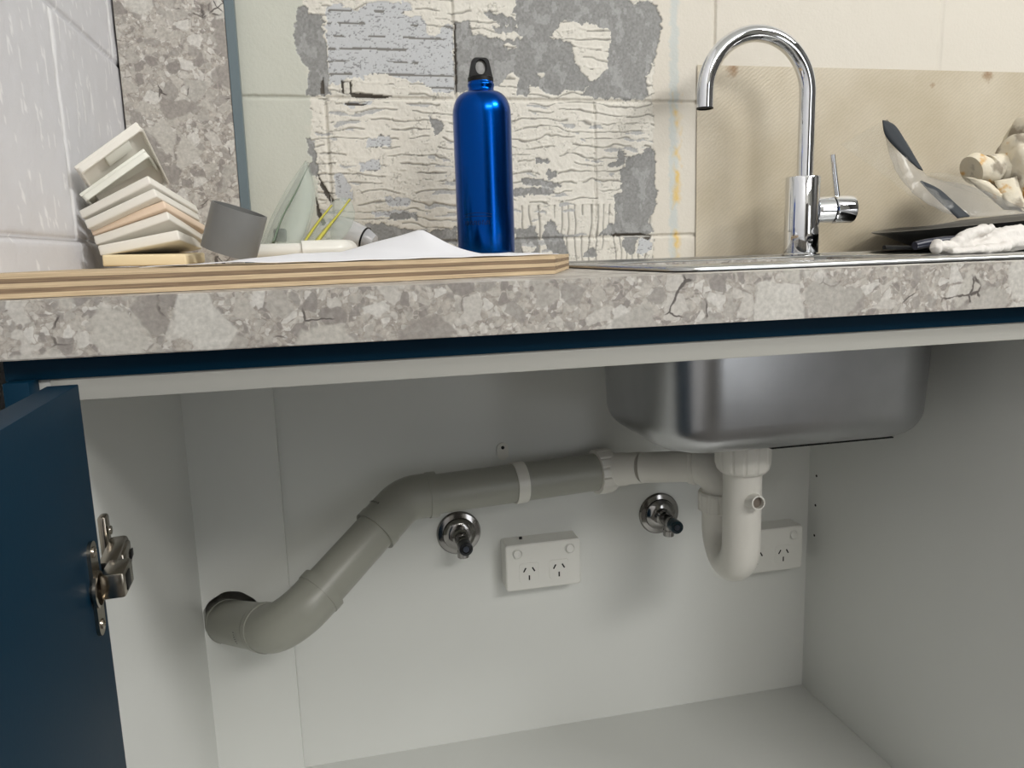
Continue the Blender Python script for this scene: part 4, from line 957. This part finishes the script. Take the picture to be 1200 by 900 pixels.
sweep('tip', [t1 + (t1 - t0).normalized() * .002, t1 + (t1 - t0).normalized() * .014], [.014, .009], M_tube, tb_, n=32)

# ------------------------------------------------------------------ things on the right of the sink
# white cotton glove: palm, cuff and fingers fused
gb = bmesh.new()
GY = .215
def gp(px): return px
add_sweep(gb, [(0.8436, 0.2600, 0.0167), (0.7962, 0.2500, 0.0137), (0.7512, 0.2350, 0.0126), (0.7022, 0.2200, 0.0108)], [.016, .017, .0135, .0095], 20, flat=.62)
add_sweep(gb, [(0.7126, 0.2250, 0.0106), (0.6806, 0.2150, 0.0104), (0.6558, 0.2100, 0.0120)], [.0095, .008, .0082], 16, flat=.8)
add_sweep(gb, [(0.6588, 0.2100, 0.0166), (0.6507, 0.2050, 0.0074)], [.0070, .0060], 14)
add_sweep(gb, [(0.7605, 0.2200, 0.0092), (0.7009, 0.2000, 0.0068), (0.6595, 0.1950, 0.0070)], [.008, .0065, .005], 14, flat=.7)
add_sweep(gb, [(0.6837, 0.2150, 0.0132), (0.7035, 0.2200, 0.0233), (0.7262, 0.2250, 0.0277), (0.7483, 0.2300, 0.0312)], [.0065, .0070, .0062, .0050], 16)
add_sweep(gb, [(0.7168, 0.2300, 0.0164), (0.7493, 0.2400, 0.0217), (0.7791, 0.2500, 0.0262)], [.007, .0075, .006], 16)
add_sweep(gb, [(0.7348, 0.2300, 0.0110), (0.7696, 0.2400, 0.0221), (0.8076, 0.2500, 0.0235), (0.8440, 0.2600, 0.0126)], [.009, .0095, .0105, .011], 16)
gl = bm_obj('cotton_glove', gb, M_glove, smooth=True, label='crumpled white cotton glove on the sink edge', cat='glove')
rmd = gl.modifiers.new('fuse', 'REMESH'); rmd.mode = 'VOXEL'; rmd.voxel_size = .0016; rmd.use_smooth_shade = True
smd = gl.modifiers.new('soft', 'SMOOTH'); smd.iterations = 2; smd.factor = .5
tx_ = bpy.data.textures.new('folds', 'CLOUDS'); tx_.noise_scale = .013; tx_.noise_depth = 2
dmd = gl.modifiers.new('folds', 'DISPLACE'); dmd.texture = tx_; dmd.strength = .006; dmd.mid_level = .5

# dark tray
tc_ = Vector((.985, .40, .048)); axt = Vector((-.08, .02, 1)).normalized()
lathe('dark_tray', [(.10, -.034), (.15, -.030), (.195, -.006), (.212, 0), (.214, .0015), (.212, .002), (.195, -.003), (.15, -.027), (.10, -.031)], M_tray, origin=tc_, axis=tuple(axt), n=96, label='wide dark grey dish tilted behind the cotton glove', cat='dish')
sweep('black_tube', [(0.6951, 0.2900, 0.0130), (0.7107, 0.2900, 0.0157), (0.7351, 0.2900, 0.0181), (0.7912, 0.2900, 0.0198), (0.8821, 0.2900, 0.0132)], .0052, M_navy, n=20, label='thin navy plastic tube lying behind the glove', cat='tube')
sweep('marker_pen', round_path([(0.7068, 0.3600, 0.0115), (0.7489, 0.3700, 0.0099), (0.7881, 0.3800, 0.0094)], .05, 4), .0028, M_black, n=16, label='slim black rod lying flat on the sink right of the tap', cat='rod')

# rags
def lump(name, c, s, seed, label, rot=(0, 0, 0), amp=.18):
    bm = bmesh.new(); bmesh.ops.create_icosphere(bm, subdivisions=5, radius=1); rnd = random.Random(seed); ph = [rnd.uniform(0, 6) for _ in range(12)]
    Rm = Euler(rot).to_matrix()
    for v in bm.verts:
        p = v.co.copy()
        d = abs(math.sin(3 * p.x + 2 * p.z + ph[0])) * .5 + abs(math.sin(5 * p.z + 3 * p.y + ph[1])) * .3 + abs(math.sin(8 * p.x - 6 * p.z + ph[2])) * .2 + abs(math.sin(13 * p.y + 9 * p.z + ph[3])) * .1
        p = p * (1 - amp + amp * d * 1.6)
        v.co = Rm @ Vector((p.x * s[0], p.y * s[1], p.z * s[2])) + Vector(c)
    return bm_obj(name, bm, M_rag, smooth=True, label=label, cat='rag', group='stained rags on the sink')
rg = empty('rolled_rag', 'smaller rolled cream rag with orange rust stains', 'rag', 'stained rags on the sink')
r0 = Vector((0.9361, 0.4700, 0.1196)); r1 = Vector((1.0243, 0.4700, 0.1240))
bm = bmesh.new(); pts = [r0.lerp(r1, t / 12) + Vector((0, 0, .0025 * math.sin(t * 1.3))) for t in range(13)]
add_sweep(bm, pts, [.0215 + .0022 * math.sin(t * 1.9) for t in range(13)], 40)
bm_obj('roll', bm, M_rag, rg, smooth=False, angle=50)
strip_sheet('loose_flap', [(0.9590, 0.4500, 0.1026), (0.9613, 0.4400, 0.0846), (0.9652, 0.4300, 0.0642)], [(1.0051, 0.4500, 0.1108), (1.0005, 0.4400, 0.0840), (1.0048, 0.4300, 0.0586)], M_rag, rg, bulge=.01, thick=.002, wob=.001)
strip_sheet('loose_flap', [(0.9157, 0.4600, 0.1089), (0.9409, 0.4500, 0.0869), (0.9695, 0.4400, 0.0598)], [(0.9565, 0.4550, 0.1006), (0.9755, 0.4450, 0.0823), (0.9960, 0.4300, 0.0563)], M_rag, rg, bulge=.008, thick=.002, wob=.001)
lr = lump('bunched_rag', (1.0364, 0.4600, 0.1328), (.048, .045, .060), 3, 'larger bunched cream rag at the right edge', (0, .25, 0), .22)
tx2 = bpy.data.textures.new('creases', 'VORONOI'); tx2.noise_scale = .03
dm2 = lr.modifiers.new('creases', 'DISPLACE'); dm2.texture = tx2; dm2.strength = .010; dm2.mid_level = .5

# clear plastic wrapping with a dark rubber strip folded in it
wr = empty('plastic_wrap', 'crumpled clear plastic wrapping with a dark strip inside', 'wrapping')
strip_sheet('film', [(0.7827, 0.4700, 0.1909), (0.8214, 0.4700, 0.1614), (0.8493, 0.4600, 0.1143), (0.9073, 0.4500, 0.0983), (0.9510, 0.4400, 0.0823), (0.9929, 0.4200, 0.0583)], [(0.7799, 0.4700, 0.1897), (0.7846, 0.4500, 0.1280), (0.7986, 0.4300, 0.0907), (0.8239, 0.4100, 0.0642), (0.8651, 0.4000, 0.0500), (0.9730, 0.4000, 0.0503)], M_film, wr, bulge=.010, wob=.0012)
strip_sheet('film', [(0.7865, 0.4750, 0.1918), (0.7648, 0.4900, 0.1773), (0.7347, 0.5000, 0.1607)], [(0.7889, 0.4700, 0.1803), (0.8073, 0.4600, 0.1195), (0.8358, 0.4400, 0.0622)], M_film0, wr, bulge=.006, wob=.0010)
strip_sheet('film', [(0.8435, 0.4550, 0.1151), (0.8857, 0.4600, 0.1153), (0.9250, 0.4600, 0.1039), (0.9578, 0.4550, 0.0858)], [(0.8426, 0.4500, 0.1086), (0.8780, 0.4500, 0.0986), (0.9185, 0.4450, 0.0855), (0.9594, 0.4400, 0.0723)], M_film0, wr, bulge=.008, wob=.0010)
strip_sheet('dark_strip', [(0.7660, 0.4520, 0.1879), (0.7858, 0.4520, 0.1810), (0.8053, 0.4500, 0.1562), (0.8305, 0.4450, 0.1177)], [(0.7661, 0.4520, 0.1855), (0.7728, 0.4520, 0.1658), (0.7978, 0.4500, 0.1421), (0.8233, 0.4450, 0.1202)], M_rubber, wr, n=3, thick=.0015)
strip_sheet('dark_strip', [(0.8202, 0.4350, 0.1026), (0.8422, 0.4250, 0.0897), (0.8588, 0.4100, 0.0672), (0.8736, 0.4000, 0.0499)], [(0.8189, 0.4350, 0.1015), (0.8314, 0.4250, 0.0828), (0.8421, 0.4100, 0.0639), (0.8540, 0.4000, 0.0479)], M_rubber, wr, n=3, thick=.0015)
